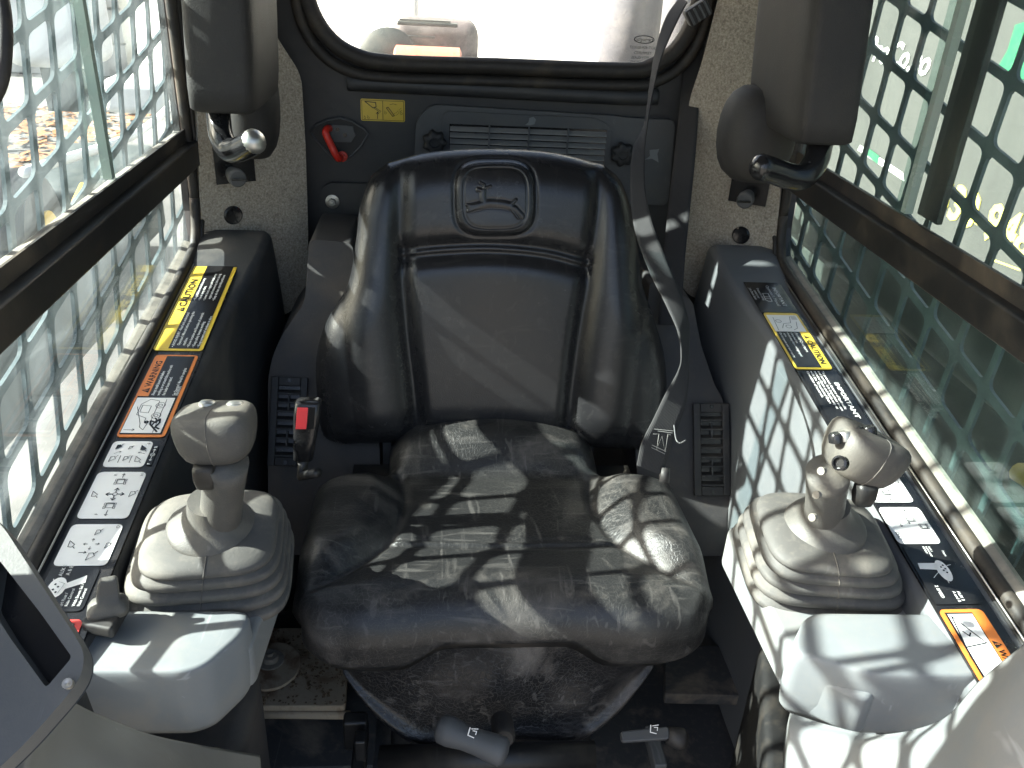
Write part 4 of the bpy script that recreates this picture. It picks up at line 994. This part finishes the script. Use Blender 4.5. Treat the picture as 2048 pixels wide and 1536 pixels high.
# belt webbing ----------------------------------------------------------
web_m = bpy.data.materials.new('grey_webbing'); t_, N_, L_, P_ = nodes(web_m)
tc = N_.new('ShaderNodeTexCoord').outputs['UV']; wv_ = N_.new('ShaderNodeTexWave'); wv_.inputs['Scale'].default_value = 6; wv_.inputs['Distortion'].default_value = .3; wv_.bands_direction = 'X'
L_.new(tc, wv_.inputs['Vector']); ob = N_.new('ShaderNodeTexCoord').outputs['Object']; nn_ = noise(N_, L_, ob, 500, 2)
cw = mixc(N_, L_, wv_.outputs['Fac'], (.014, .014, .015), (.026, .0255, .027)); cw = mixc(N_, L_, mul(N_, L_, nn_, .4), cw, (.03, .03, .03)); L_.new(cw, P_.inputs['Base Color']); P_.inputs['Roughness'].default_value = .75
bpn = N_.new('ShaderNodeBump'); bpn.inputs['Strength'].default_value = .5; bpn.inputs['Distance'].default_value = .0008; L_.new(wv_.outputs['Fac'], bpn.inputs['Height']); L_.new(bpn.outputs[0], P_.inputs['Normal'])
def ribbon(name, L_pts, R_pts, m, parent, th=.0014, n=8):
    A = spline(L_pts, n); B = spline(R_pts, n); k = 7; vs = []; fs = []; uvs = []
    for lay in (0, 1):
        for i in range(len(A)):
            T = (A[min(i+1, len(A)-1)]-A[max(i-1, 0)]); w = B[i]-A[i]; nn = T.cross(w).normalized()*th
            for j in range(k): vs.append(A[i]+w*(j/(k-1))+nn*lay)
    n_ = len(A)
    for lay in (0, 1):
        for i in range(n_-1):
            for j in range(k-1):
                b = lay*n_*k+i*k+j; fs.append([b, b+1, b+k+1, b+k])
    o2 = n_*k
    for i in range(n_-1):
        fs.append([i*k, (i+1)*k, o2+(i+1)*k, o2+i*k]); fs.append([i*k+k-1, (i+1)*k+k-1, o2+(i+1)*k+k-1, o2+i*k+k-1])
    me = bpy.data.meshes.new(name); me.from_pydata([tuple(v) for v in vs], [], fs)
    uv = me.uv_layers.new(name='UVMap')
    for lp in me.loops:
        i = lp.vertex_index % (n_*k); uv.data[lp.index].uv = ((i % k)/(k-1), (i//k)/n_)
    bm = bmesh.new(); bm.from_mesh(me); bmesh.ops.recalc_face_normals(bm, faces=bm.faces); bm.to_mesh(me); bm.free()
    return link(name, me, m, parent, smooth=True)
belt = empty('seat_belt', 'dark grey seat belt hanging from the upper right corner down beside the backrest', 'seat belt')
Lp = [(1362, -5, 1.30), (1332, 40, 1.27), (1312, 110, 1.24), (1301, 180, 1.22), (1291, 250, 1.20), (1273, 300, 1.17), (1268, 380, 1.14), (1276, 460, 1.10), (1306, 545, 1.06), (1338, 610, 1.03), (1362, 665, 1.00), (1368, 712, .98), (1362, 742, .975), (1336, 790, .97), (1312, 840, .965), (1290, 885, .96), (1280, 930, .965)]
Rp = [(1375, 5, 1.27), (1352, 50, 1.25), (1324, 115, 1.22), (1307, 185, 1.20), (1295, 258, 1.17), (1290, 310, 1.16), (1291, 380, 1.13), (1306, 450, 1.10), (1338, 530, 1.07), (1362, 590, 1.05), (1377, 650, 1.03), (1376, 712, .995), (1376, 760, .985), (1370, 810, .98), (1352, 862, .975), (1336, 910, .975), (1324, 950, .975)]
ribbon('lap_webbing', [dep(p[0]-(7 if i > 4 else 2), p[1], p[2]) for i, p in enumerate(Lp)], [dep(*p) for p in Rp], web_m, belt)
ribbon('shoulder_webbing', [dep(*p) for p in ((1378, 20, 1.36), (1366, 150, 1.36), (1350, 300, 1.34), (1336, 420, 1.32), (1326, 520, 1.30), (1316, 650, 1.28))], [dep(*p) for p in ((1416, 20, 1.35), (1402, 150, 1.35), (1392, 300, 1.33), (1380, 420, 1.31), (1370, 520, 1.29), (1362, 650, 1.27))], web_m, belt)
g = dep(1395, 25, 1.26); RZ = Matrix.Rotation(rd(-35), 3, 'Y')
box('belt_guide', g, (.036, .02, .024), vent_m, belt, rot=RZ, bevel=.003)
for k in range(4): box('guide_rib', g+RZ@V((-.013+k*.0085, -.0115, 0)), (.003, .004, .020), panel_grey, belt, rot=RZ)
# stitching
def pen(parent, pts, r=.0007): return tube_geo(pts, r, 5)
vs = []; fs = []
sq_ = [(1300, 868), (1330, 872), (1334, 905), (1306, 898)]
zz = [(1306, 868), (1318, 868), (1313, 900), (1324, 872), (1330, 905), (1336, 868), (1341, 870)]
for path in (zz, [(1303, 895), (1330, 908)], [(1304, 890), (1332, 903)], [(1316, 862), (1345, 866)], [(1308, 858), (1347, 862)]):
    v_, f_ = tube_geo([dep(a, b, .953) for a, b in path], .00038, 5); k = len(vs); vs += v_; fs += [[i+k for i in f] for f in f_]
pyd('stitching', vs, fs, stitch_m, belt)
tube('wire_hook', spline([dep(1348, 850, .97), dep(1352, 878, .965), dep(1360, 886, .96), dep(1372, 880, .955)]), .0009, panel_grey, belt, seg=8)
tube('anchor_tongue', [dep(1330, 935, .975), dep(1328, 965, .975)], .006, vent_m, belt, seg=8)

# ================================================================== lap bar arms at both sides
def lapbar(s, pad_pix, D, tube_pts, cov, label):
    t = empty('lap_bar_arm', label, 'lap bar', 'padded lap bar arms')
    (xl, xr, yb, dx) = pad_pix
    a = dep(xl, yb, D); b = dep(xr, yb, D); at = ony(xl+dx*2.3, -400, a.y+.01); bt = ony(xr+dx*2.3, -400, b.y+.01)
    X_ = (b-a).normalized(); up = ((at-a)+(bt-b)).normalized(); c0 = (a+b)/2; w_ = (b-a).length/2; Y_ = up.cross(X_).normalized()
    if Y_.y < 0: Y_ = -Y_
    rings = []; Lh = ((at+bt)/2-c0).length
    for h, k in ((-.002, .80), (.001, .93), (.005, 1.0), (.03, 1.03), (Lh*.5, 1.02), (Lh, .95)):
        rings.append(sring(c0+up*h+Y_*.090, V((1, 0, 0)), V((0, 1, 0)), w_*k, .095*k, .26, 44))  # pad stretched rearward and up out of view to block the sun
    pyd('pad', *loft(rings), pad_m, t, smooth=True)
    tube('bent_tube', spline([dep(*p) for p in tube_pts], 8), .0148, gloss_black, t, seg=20)
    e = dep(*tube_pts[-1]); e0 = dep(*tube_pts[-2]); ax = (e-e0).normalized()
    disc('end_cap', e, ax, [(.0148, -.001), (.0148, .002), (.011, .008), (.004, .011), (0, .0115)], chrome_m if s < 0 else gloss_black, t, seg=20)
    cc, cw, ch, cd = cov
    rings = []; c = dep(*cc)
    for k in range(11):
        a_ = -math.pi/2+math.pi*k/10; 
        rings.append(sring(c+V((0, 0, ch*math.sin(a_))), V((1, 0, 0)), V((0, 1, 0)), cw*max(.05, math.cos(a_))**.55, cd*max(.05, math.cos(a_))**.55, .8, 28))
    o = pyd('pivot_cover', *loft(rings), pad_m, t, smooth=True)
    return t
lapbar(-1, (364, 498, 222, -16), 1.02, [(435, 190, 1.07), (437, 235, 1.06), (443, 275, 1.05), (460, 300, 1.045), (485, 296, 1.02), (508, 283, 1.00)], ((507, 205, 1.17), .034, .075, .05), 'black padded lap bar arm at the left with a chrome-ended bent tube')
lapbar(1, (1580, 1702, 287, 38), .96, [(1650, 250, 1.01), (1640, 290, 1.00), (1630, 325, .99), (1608, 352, .98), (1580, 353, .975), (1548, 342, .965), (1522, 334, .955)], ((1512, 268, 1.10), .048, .060, .05), 'grey-black padded lap bar arm at the right with a glossy bent tube')

# ================================================================== rear wall equipment
vt = empty('rear_vent_panel', 'grey filter cover panel with louvres behind the backrest top', 'panel')
py_ = YR-.012
pp = [ony(a, b, py_) for a, b in ((828, 340), (832, 240), (862, 209), (1232, 232), (1262, 236), (1352, 240), (1336, 412), (1262, 408), (900, 420), (828, 400))]
# opening for louvres
ql = [ony(a, b, py_) for a, b in ((899, 243), (1213, 262), (1206, 330), (896, 312))]
zt_ = (ql[0].z+ql[1].z)/2; zb_ = zt_-.075; x0_, x1_ = ql[0].x, ql[1].x
outer = rpoly(pp, .014, 4)
tri_plate('cover', outer, (0, .012, 0), panel_grey, vt, bevel=.002)
tri_plate('raised_border', rpoly([ony(a, b, py_-.004) for a, b in ((885, 232), (893, 222), (1050, 230), (1190, 236), (1222, 252), (1222, 330), (885, 320))], .008, 3), (0, .004, 0), panel_grey, vt, bevel=.0015)
prism('louvre_well', [V((x0_, py_-.0046, zt_)), V((x1_, py_-.0046, zt_)), V((x1_, py_-.0046, zb_)), V((x0_, py_-.0046, zb_))], (0, .0004, 0), blackp_m, vt)
tl = ql[1].z-ql[0].z
nsl = 8
for k in range(nsl):
    zc = zt_-.005-k*.0098
    for j in range(4):
        xa = x0_+(x1_-x0_)*j/4+.001; xb = x0_+(x1_-x0_)*(j+1)/4-.001
        v_, f_ = poly_prism([V((xa, py_-.005, zc)), V((xb, py_-.005, zc)), V((xb, py_-.011, zc-.0052)), V((xa, py_-.011, zc-.0052))], V((0, .0008, .0020))); pyd('louvre_slat', v_, f_, slat_m, vt)
for j in range(1, 4): box('divider', (x0_+(x1_-x0_)*j/4, py_-.008, (zt_+zb_)/2), (.0022, .008, .075), panel_grey, vt)
emc = ony(1062, 243, py_-.006); pyd('badge', *poly_prism([emc+V((x, 0, z)) for x, z in ((-.009, -.006), (-.004, -.002), (-.003, .005), (.004, .007), (.008, .003), (.006, -.004), (0, -.006))], (0, .003, 0)), tray_m, vt)
for a, b, lab in ((869, 282, 'black star knob on the left of the rear louvred panel'), (1243, 306, 'black star knob on the right of the rear louvred panel')):
    c = ony(a, b, py_-.006); N__ = V((0, -1, 0)); vs = []; n = 56; rings = []
    for h, k in ((-.0, .8), (.004, .97), (.012, 1.0), (.017, .93), (.019, .75), (.019, .42), (.016, .38), (.0155, .05)):
        r = []
        for i in range(n):
            a_ = 2*math.pi*i/n; rr_ = (.0185+.0022*math.cos(7*a_))*k if k > .5 else .0185*k
            r.append(c+V((math.cos(a_)*rr_, -h, math.sin(a_)*rr_)))
        rings.append(r)
    o = pyd('star_knob', *loft(rings), vent_m, None, smooth=True); o.data.set_sharp_from_angle(angle=rd(50)); tag(o, lab, 'knob', 'star knobs of the rear panel')
c = ony(1305, 310, py_-.001); pyd('torn_sticker', *poly_prism([c+V((x, 0, z)) for x, z in ((-.012, -.008), (-.004, -.002), (-.006, .008), (.010, .010), (.008, .002), (.012, -.012), (.0, -.006))], (0, .0005, 0)), tray_m, vt)
# red handle in fan-shaped recess
rh = empty('release_handle', 'bright red bent release handle in a fan-shaped recess on the rear wall', 'handle')
yh = YR-.006
fan = [ony(a, b, yh) for a, b in ((622, 265), (632, 250), (655, 240), (680, 236), (705, 243), (728, 258), (736, 268), (722, 292), (702, 312), (688, 322), (672, 322), (650, 300), (630, 278))]
tri_plate('recess_rim', [V((p.x, yh+.001, p.z)) for p in fan], (0, .005, 0), vent_m, rh)
cF = sum(fan, V())/len(fan)
tube('rim_bead', [p for p in fan+[fan[0]]], .0018, panel_grey, rh, seg=6)
tri_plate('catch_plate', [ony(a, b, yh-.003) for a, b in ((662, 250), (706, 252), (708, 264), (712, 270), (702, 285), (668, 284), (660, 268))], (0, .003, 0), panel_grey, rh, bevel=.0008)
for a, b in ((675, 259), (690, 270)): disc('hole', ony(a, b, yh-.0032), (0, -1, 0), [(.0034, 0), (.0034, .0005), (0, .0005)], blackp_m, rh, seg=12)
tube('handle', spline([ony(660, 257, yh+.002), ony(654, 258, yh-.014), ony(652, 268, yh-.022), ony(662, 290, yh-.022), ony(672, 310, yh-.022), ony(678, 317, yh-.016), ony(684, 312, yh+.002)], 6), .0058, red_m, rh, seg=14)
disc('red_nut', ony(685, 312, yh-.002), (0, -1, 0), [(.0085, 0), (.0085, .004), (.005, .0045), (.005, .008), (0, .008)], red_m, rh, seg=18)
# yellow decal on the rear wall
q = [ony(a, b, YR-.0012) for a, b in ((722, 241), (810, 247), (811, 204), (722, 197))]
yd = tag(prism('rear_decal', rpoly([V((q[0].x, YR-.0012, q[0].z)), V((q[1].x, YR-.0012, q[0].z)), V((q[1].x, YR-.0012, q[3].z)), V((q[0].x, YR-.0012, q[3].z))], .003), (0, .0008, 0), yellow_m), 'yellow pictogram decal with a bucket and a lever, above the red handle', 'decal')
W_, H_ = q[1].x-q[0].x, q[3].z-q[0].z; p = Print(V((q[0].x, YR-.0015, q[0].z)), (1, 0, 0), (0, 0, 1)); p.N = V((0, -1, 0)); m = blackp_m
p.line([(.002, .002), (W_-.002, .002), (W_-.002, H_-.002), (.002, H_-.002)], .0006, m, 2, True); p.line([(W_*.5, .002), (W_*.5, H_-.002)], .0007, m)
p.line([(W_*.10, H_*.88), (W_*.34, H_*.85), (W_*.35, H_*.65), (W_*.28, H_*.60)], .0012, m, 2, True); p.line([(W_*.33, H_*.62), (W_*.46, H_*.45)], .0007, m); p.line([(W_*.30, H_*.60), (W_*.44, H_*.40)], .0007, m); p.arrow(W_*.38, H_*.12, W_*.38, H_*.42, .0009, m, 3)
p.line([(W_*.58, H_*.62), (W_*.72, H_*.25), (W_*.76, H_*.28), (W_*.62, H_*.66)], .0010, m, 2, True); 
for k in range(5): p.line([(W_*(.76+.035*k), H_*(.36+.06*k)), (W_*(.775+.035*k), H_*(.385+.06*k))], .0006, m); p.line([(W_*(.79+.03*k), H_*(.28+.06*k)), (W_*(.805+.03*k), H_*(.305+.06*k))], .0006, m)
for x in (.09, .17, .56, .92): p.circle(W_*x, H_*.14+(.25*H_ if x > .5 else 0), .0016, .0004, m, 2, 10); p.line([(W_*x-.001, H_*.14+(.25*H_ if x > .5 else 0)+.0015), (W_*x-.001, H_*.14+(.25*H_ if x > .5 else 0)+.004)], .0004, m)
p.line([(W_*.66, H_*.78), (W_*.74, H_*.82), (W_*.82, H_*.78)], .0005, m)
p.build('print', yd)
# bracket with bright bolt
bb = empty('hinge_bracket', 'dark bracket with a bright hex bolt on the rear wall left of the backrest', 'bracket')
bpix = [(730, 368), (660, 366), (644, 376), (639, 395), (640, 440), (660, 466), (720, 470), (760, 470), (760, 368)]
tri_plate('bracket_plate', rpoly([ony(a, b, YR-.012) for a, b in bpix], .004, 3), (0, .010, 0), dark_paint, bb, bevel=.003, seg=3)
cb = ony(665, 403, YR-.013)
disc('washer', cb, (0, -1, 0), [(.0115, 0), (.0115, .002), (.009, .0026), (0, .0026)], chrome_m, bb, seg=28)
disc('hex_nut', cb+V((0, -.0026, 0)), (0, -1, 0), [(.0068, 0), (.0068, .004), (.0060, .0055), (.0032, .0055), (.0032, .008), (0, .0082)], chrome_m, bb, seg=6)

# ================================================================== front lower fairings and display housing
def surf(name, ctrl, m, nu=30, nv=20, th=.006, **k):
    """smooth sheet through a grid of control points"""
    rows = [spline(r, nu) for r in ctrl]; cols = list(zip(*rows)); cols = [spline(c, nv) for c in cols]
    nU, nV = len(cols), len(cols[0]); vs = [p for c in cols for p in c]
    P3 = np.array([[p.x, p.y, p.z] for p in vs]); return grid_mesh(name, P3, nV, nU, m, None, back=np.array(th))
fa = surf('front_fairing', [[dep(-60, 1500, .50), dep(60, 1440, .52), dep(110, 1392, .56), dep(200, 1430, .58), dep(330, 1476, .64), dep(520, 1510, .80)],
     [dep(-60, 1600, .47), dep(40, 1560, .47), dep(110, 1540, .50), dep(230, 1560, .53), dep(380, 1580, .60), dep(520, 1660, .76)],
     [dep(-60, 1760, .46), dep(40, 1760, .46), dep(110, 1760, .48), dep(240, 1760, .51), dep(390, 1760, .58), dep(520, 1790, .74)]], mat('tan_fairing_plastic', (.27, .25, .215), .4, (.3, .26, .2), .35, 8, bump=.1), th=(0, -.002, -.03))
tag(fa, 'smooth tan plastic fairing curving down in the bottom left corner', 'fairing', 'lower fairings in front of the trays')
fb = surf('front_fairing', [[dep(1580, 1425, .78), dep(1660, 1450, .75), dep(1760, 1468, .70), dep(1880, 1440, .62), dep(1960, 1360, .57), dep(2070, 1270, .53)],
     [dep(1578, 1480, .75), dep(1660, 1500, .72), dep(1760, 1510, .66), dep(1880, 1490, .58), dep(1970, 1440, .53), dep(2090, 1370, .50)],
     [dep(1575, 1700, .72), dep(1660, 1700, .68), dep(1760, 1700, .62), dep(1880, 1700, .54), dep(1970, 1680, .49), dep(2090, 1650, .46)]], tray_m, th=(0, -.002, -.03))
tag(fb, 'pale grey plastic fairing with bold mesh shadow in the bottom right corner', 'fairing', 'lower fairings in front of the trays')
tag(prism('lower_side_panel', [onz(a, b, .36) for a, b in ((1560, 1260), (1620, 1420), (1610, 1560), (1530, 1560), (1520, 1280))], (0, 0, -.36), black_m, bevel=.01), 'dark lower side panel under the right tray', 'panel', 'lower side panels')
tag(prism('lower_side_panel', [onz(a, b, .36) for a, b in ((500, 1230), (520, 1360), (470, 1570), (130, 1570), (150, 1400))], (0, 0, -.36), duct_m, bevel=.02), 'scuffed grey lower side panel under the left tray', 'panel', 'lower side panels')
dh = empty('display_housing', 'grey plastic display housing with a black recess at the bottom left corner', 'display housing')
D0 = .46; dn = V(ray(90, 1300)).normalized()
outer = [dep(a, b, d) for a, b, d in ((-40, 1010, .50), (6, 1055, .495), (25, 1085, .49), (140, 1262, .46), (162, 1300, .455), (160, 1345, .45), (135, 1385, .445), (45, 1480, .43), (-40, 1560, .42))]
hole = [dep(a, b, d) for a, b, d in ((-40, 1090, .49), (4, 1125, .488), (75, 1222, .467), (140, 1312, .455), (85, 1372, .445), (0, 1262, .455), (-40, 1200, .462))]
ctr = dep(0, 1300, .46)
pn = (outer[3]-outer[0]).cross(outer[7]-outer[3]).normalized()
if pn.dot(dn) > 0: pn = -pn
def flatp(P): return [q-pn*(q-ctr).dot(pn) for q in P]
outer, hole = rpoly(flatp(outer), .008, 4), flatp(hole)
tri_plate('housing_shell', [q-pn*.0125 for q in outer], dn*.045, panel_grey, dh, bevel=.006, seg=3)
# rim: ring between outer and recess
cxo = sum(hole, V())/len(hole)
rim_o = [q+(cxo-q)*.05 for q in outer]
n = len(outer); 
def nearest_ring(q):
    return q
cu = bpy.data.curves.new('r', 'CURVE'); cu.dimensions = '2D'; cu.fill_mode = 'BOTH'; cu.extrude = .006
ex = (outer[len(outer)//2]-ctr); ex = (ex-pn*ex.dot(pn)).normalized(); ey = pn.cross(ex)
for P_ in (outer, rpoly(hole, .002, 2)):
    sp = cu.splines.new('POLY'); sp.points.add(len(P_)-1); sp.use_cyclic_u = True
    for i, q in enumerate(P_): sp.points[i].co = ((q-ctr).dot(ex), (q-ctr).dot(ey), 0, 1)
oc_ = bpy.data.objects.new('r', cu); me = bpy.data.meshes.new_from_object(oc_); bpy.data.objects.remove(oc_)
for v in me.vertices: v.co = ctr+ex*v.co.x+ey*v.co.y+pn*(v.co.z-.005)
link('rim', me, mat('grey_housing_plastic', (.11, .11, .105), .5, (.2, .18, .15), .5, 14, bump=.3), dh, bevel=.002)
prism('recess', [q-pn*.0112 for q in hole], -pn*.0003, blackp_m, dh)
disc('screw', dep(137, 1368, .447)+pn*.001, pn, [(.0028, -.002), (.0028, .0008), (.0012, .0008), (0, .0002)], chrome_m, dh, seg=12)
# grab tube near the left edge
tag(tube('door_tube', spline([dep(-18, -80, .50), dep(6, 20, .50), dep(8, 110, .50), dep(-6, 180, .50), dep(-60, 260, .50)]), .0045, gasket_m), 'thin dark vertical tube at the upper left edge', 'tube')

# ================================================================== OUTSIDE
gm = bpy.data.materials.new('gravel_asphalt'); t_, N_, L_, P_ = nodes(gm); tc = N_.new('ShaderNodeTexCoord').outputs['Object']
a = noise(N_, L_, tc, 40, 6, .7); b = noise(N_, L_, tc, .8, 5, .6)
cg = mixc(N_, L_, a, (.05, .05, .05), (.16, .15, .14)); cg = mixc(N_, L_, ramp(N_, L_, b, .45, .6), cg, (.22, .21, .19)); L_.new(cg, P_.inputs['Base Color']); P_.inputs['Roughness'].default_value = .9
GZ = -.75
struct(pyd('ground', [(-150, -150, GZ), (150, -150, GZ), (150, 150, GZ), (-150, 150, GZ)], [[0, 1, 2, 3]], gm))
wall_w = mat('pale_wall_paint', (.72, .72, .70), .7, (.5, .48, .44), .3, 2)
wall_g = mat('concrete_block', (.42, .41, .38), .85, (.25, .23, .2), .4, 2)
dark_o = mat('dark_outside_paint', (.035, .045, .042), .5, (.12, .12, .1), .4, 8)
yel_o = mat('yellow_machine_paint', (.62, .40, .03), .4, (.2, .16, .1), .3, 8)
# pale hall behind the machine, catches the sun
hall = empty('white_hall', 'overexposed white metal building behind the rear window', 'building')
HR_ = Matrix.Rotation(rd(-42), 3, 'Z'); hc0 = V((1.0, 8.5, 1.6))
box('wall', hc0, (26, .3, 5.0), wall_w, hall, rot=HR_)
for k in range(8): box('seam_cover', hc0+HR_@V((-11+k*3.1, -.17, 0)), (.03, .04, 5.0), wall_w, hall, rot=HR_)
# machinery seen through the rear window
rm = empty('parked_roller', 'blurred machine with a salmon drum behind the rear window', 'machine')
def at(px, py, Y): return ony(px, py, Y)
tanm = mat('pinkish_dusty_paint', (.09, .075, .075), .7, (.5, .46, .42), .5, 6)
box('body', at(872, 98, 4.2), (.38, .3, .26), tanm, rm, bevel=.06, seg=4)
disc('drum', at(858, 152, 3.9), (1, 0, 0), [(.10, -.15), (.12, -.14), (.12, .13), (.10, .14)], mat('salmon_paint', (.62, .20, .12), .5), rm, seg=36)
disc('wheel', at(778, 118, 4.0), (0, -1, .1), [(.09, -.06), (.13, -.05), (.13, .03), (.10, .05), (0, .05)], dark_o, rm, seg=30)
box('canopy_bar', at(855, 48, 4.0), (.26, .04, .016), dark_o, rm, bevel=.004); box('canopy_bar', at(850, 41, 4.0), (.22, .03, .006), dark_o, rm); box('canopy_bar', at(805, 72, 4.0), (.28, .03, .008), dark_o, rm)
# exhaust-like bluish post
po = tag(tube('grey_post', [at(1245, 220, 2.6), at(1290, -260, 2.6)], .085, mat('weathered_post', (.13, .13, .15), .7, (.3, .28, .27), .6, 6), seg=24), 'thick weathered grey post behind the rear window glass marking', 'post', 'posts behind the rear window')
po = tag(tube('grey_post', [at(1352, 220, 3.2), at(1385, -260, 3.2)], .075, MATS['weathered_post'], seg=24), 'paler grey post behind the belt at the rear window corner', 'post', 'posts behind the rear window')

# left: block wall, ground litter, white tank, neighbouring boom
bw = empty('sided_building', 'pale building with horizontal siding far beyond the left window', 'building')
box('wall', (-12.0, 11.8, 1.6), (16, .3, 4.8), wall_g, bw)
for k in range(12): box('siding_board', (-12.0, 11.63-.01*(k % 2), -.55+k*.4), (16, .05, .37), wall_g, bw)
nb = empty('neighbour_loader', 'dark and white machine with a tyre parked just outside the left window', 'machine')
P1 = onx(260, 300, -1.7); P2 = onx(60, 420, -1.7); P3_ = onx(330, 180, -1.9)
box('body', P1+V((-.3, .1, -.35)), (.5, 1.0, .5), dark_o, nb, bevel=.04)
box('engine_cover', P3_+V((-.2, .3, -.05)), (.4, .7, .22), wall_w, nb, bevel=.06, seg=4)
disc('tyre', P2+V((-.1, .1, -.2)), (1, .15, 0), [(.16, -.10), (.30, -.09), (.33, -.05), (.33, .05), (.30, .09), (.16, .10)], vent_m, nb, seg=32)
disc('rim', P2+V((-.06, .1, -.2)), (1, .15, 0), [(.16, -.02), (.16, .07), (.10, .08), (.05, .05), (0, .05)], yel_o, nb, seg=24)
tube('guard_rail', spline([P2+V((.1, -.2, .2)), P1+V((.1, -.1, .12)), P3_+V((.1, 0, 0)), P3_+V((0, .4, .1))]), .02, wall_w, nb, seg=10)
tank = empty('white_tank', 'white plastic tank outside the top of the left window', 'tank')
ct = onx(110, 30, -1.5)
box('tank_body', ct+V((0, 0, .04)), (.3, .30, .42), wall_w, tank, bevel=.05, seg=4); box('tank_neck', ct+V((.02, 0, -.24)), (.16, .14, .18), dark_o, tank)
litter = []
vs = []; fs = []
for k in range(900):
    y = random.uniform(6.2, 9.5); x = random.uniform(-4.6, -3.0); a = random.uniform(0, 6.28); s_ = random.uniform(.03, .07); c = V((x, y, GZ+.012+random.random()*.03))
    u = V((math.cos(a), math.sin(a), random.uniform(-.3, .3)))*s_; w_ = V((-math.sin(a), math.cos(a), random.uniform(-.3, .3)))*s_*.6; b = len(vs)
    vs += [c-u, c+w_, c+u, c-w_]; fs.append([b, b+1, b+2, b+3])
tag(pyd('fallen_leaves', vs, fs, mat('dry_leaf', (.30, .13, .05), .8, (.4, .3, .18), .5, 30)), kind='stuff')
bl = empty('left_boom', 'loader boom with yellow hoses beyond the left window', 'boom')
def obx(name, a, b, th, m, parent):
    return tube(name, [a, b], th, m, parent, seg=10)
grey_o = mat('grey_boom_paint', (.20, .22, .23), .45, (.3, .28, .24), .5, 6)
box('boom_plate', (-.74, 1.02, .46), (.08, 1.5, .20), grey_o, bl, bevel=.02)
for z, y in ((.60, .0), (.66, .12)):
    tube('hose', spline([V((-.72, .35, z-.2)), V((-.74, .8, z-.14)), V((-.72, 1.2, z-.16)), V((-.74, 1.6, z-.05))]), .007, yel_o, bl, seg=10)
tube('hydraulic_cylinder', [V((-.80, .5, .72)), V((-.80, 1.35, .95))], .03, dark_o, bl, seg=14); tube('cylinder_rod', [V((-.80, .3, .667)), V((-.80, .5, .72))], .015, chrome_m, bl, seg=10)
# right: big grey board with lettering, loader arm in shade
rb = empty('right_boom', 'shaded loader boom close outside the right window', 'boom')
box('boom_plate', (.66, .9, .36), (.08, 1.9, .40), dark_o, rb, bevel=.02)
box('boom_cover', (.60, 1.0, .62), (.05, 1.3, .10), dark_o, rb, bevel=.02)
tube('hose', spline([V((.60, .42, .60)), V((.605, .62, .55)), V((.60, .80, .52))]), .012, yel_o, rb, seg=10)
disc('pin', V((.618, .80, .57)), (-1, 0, 0), [(.016, 0), (.016, .012), (.013, .015), (0, .015)], chrome_m, rb, seg=16)
# painted trailer side: a plane well outside, slanting
bx = 2.6
bd = empty('lettered_board', 'grey lettered trailer side with a green emblem beyond the right window', 'signboard')
board_m = mat('grey_board_paint', (.058, .058, .057), .5, (.08, .08, .072), .3, 1.5)
box('board', (bx+.02, 4.0, .95), (.04, 8.5, 2.6), board_m, bd)
def board_text(t, px, py, size, m, sh=0, px2=None, bold=0):
    a = onx(px, py, bx-.004); vs, fs = text_geo(t, size, 'LEFT', bold*size, extrude=.002, shear=sh)
    return pyd('lettering', [V((a.x-v.z, a.y-v.x, a.z+v.y)) for v in vs], fs, m, bd)
board_text('AgProCo.co', 1700, 108, .20, white_m, .3, bold=.02)
board_text('330-948', 1868, 418, .25, mat('yellow_lettering', (.80, .70, .14), .5), .1, bold=.03)
gq = [onx(a, b, bx-.006) for a, b in ((1985, 152), (2060, 160), (2060, 40), (2030, 50), (2015, 100))]
prism('green_emblem', gq, (.004, 0, 0), green_m, bd)
gq = [onx(a, b, bx-.005) for a, b in ((1720, 290), (1805, 345), (1808, 362), (1715, 300))]
prism('white_stripe', gq, (.003, 0, 0), white_m, bd)
prism('green_patch', [onx(a, b, bx-.007) for a, b in ((1728, 290), (1758, 312), (1755, 328), (1726, 304))], (.003, 0, 0), green_m, bd)
prism('yellow_stripe', [onx(a, b, bx-.005) for a, b in ((1978, 515), (2040, 538), (2040, 542), (1978, 519))], (.003, 0, 0), MATS['yellow_lettering'], bd)
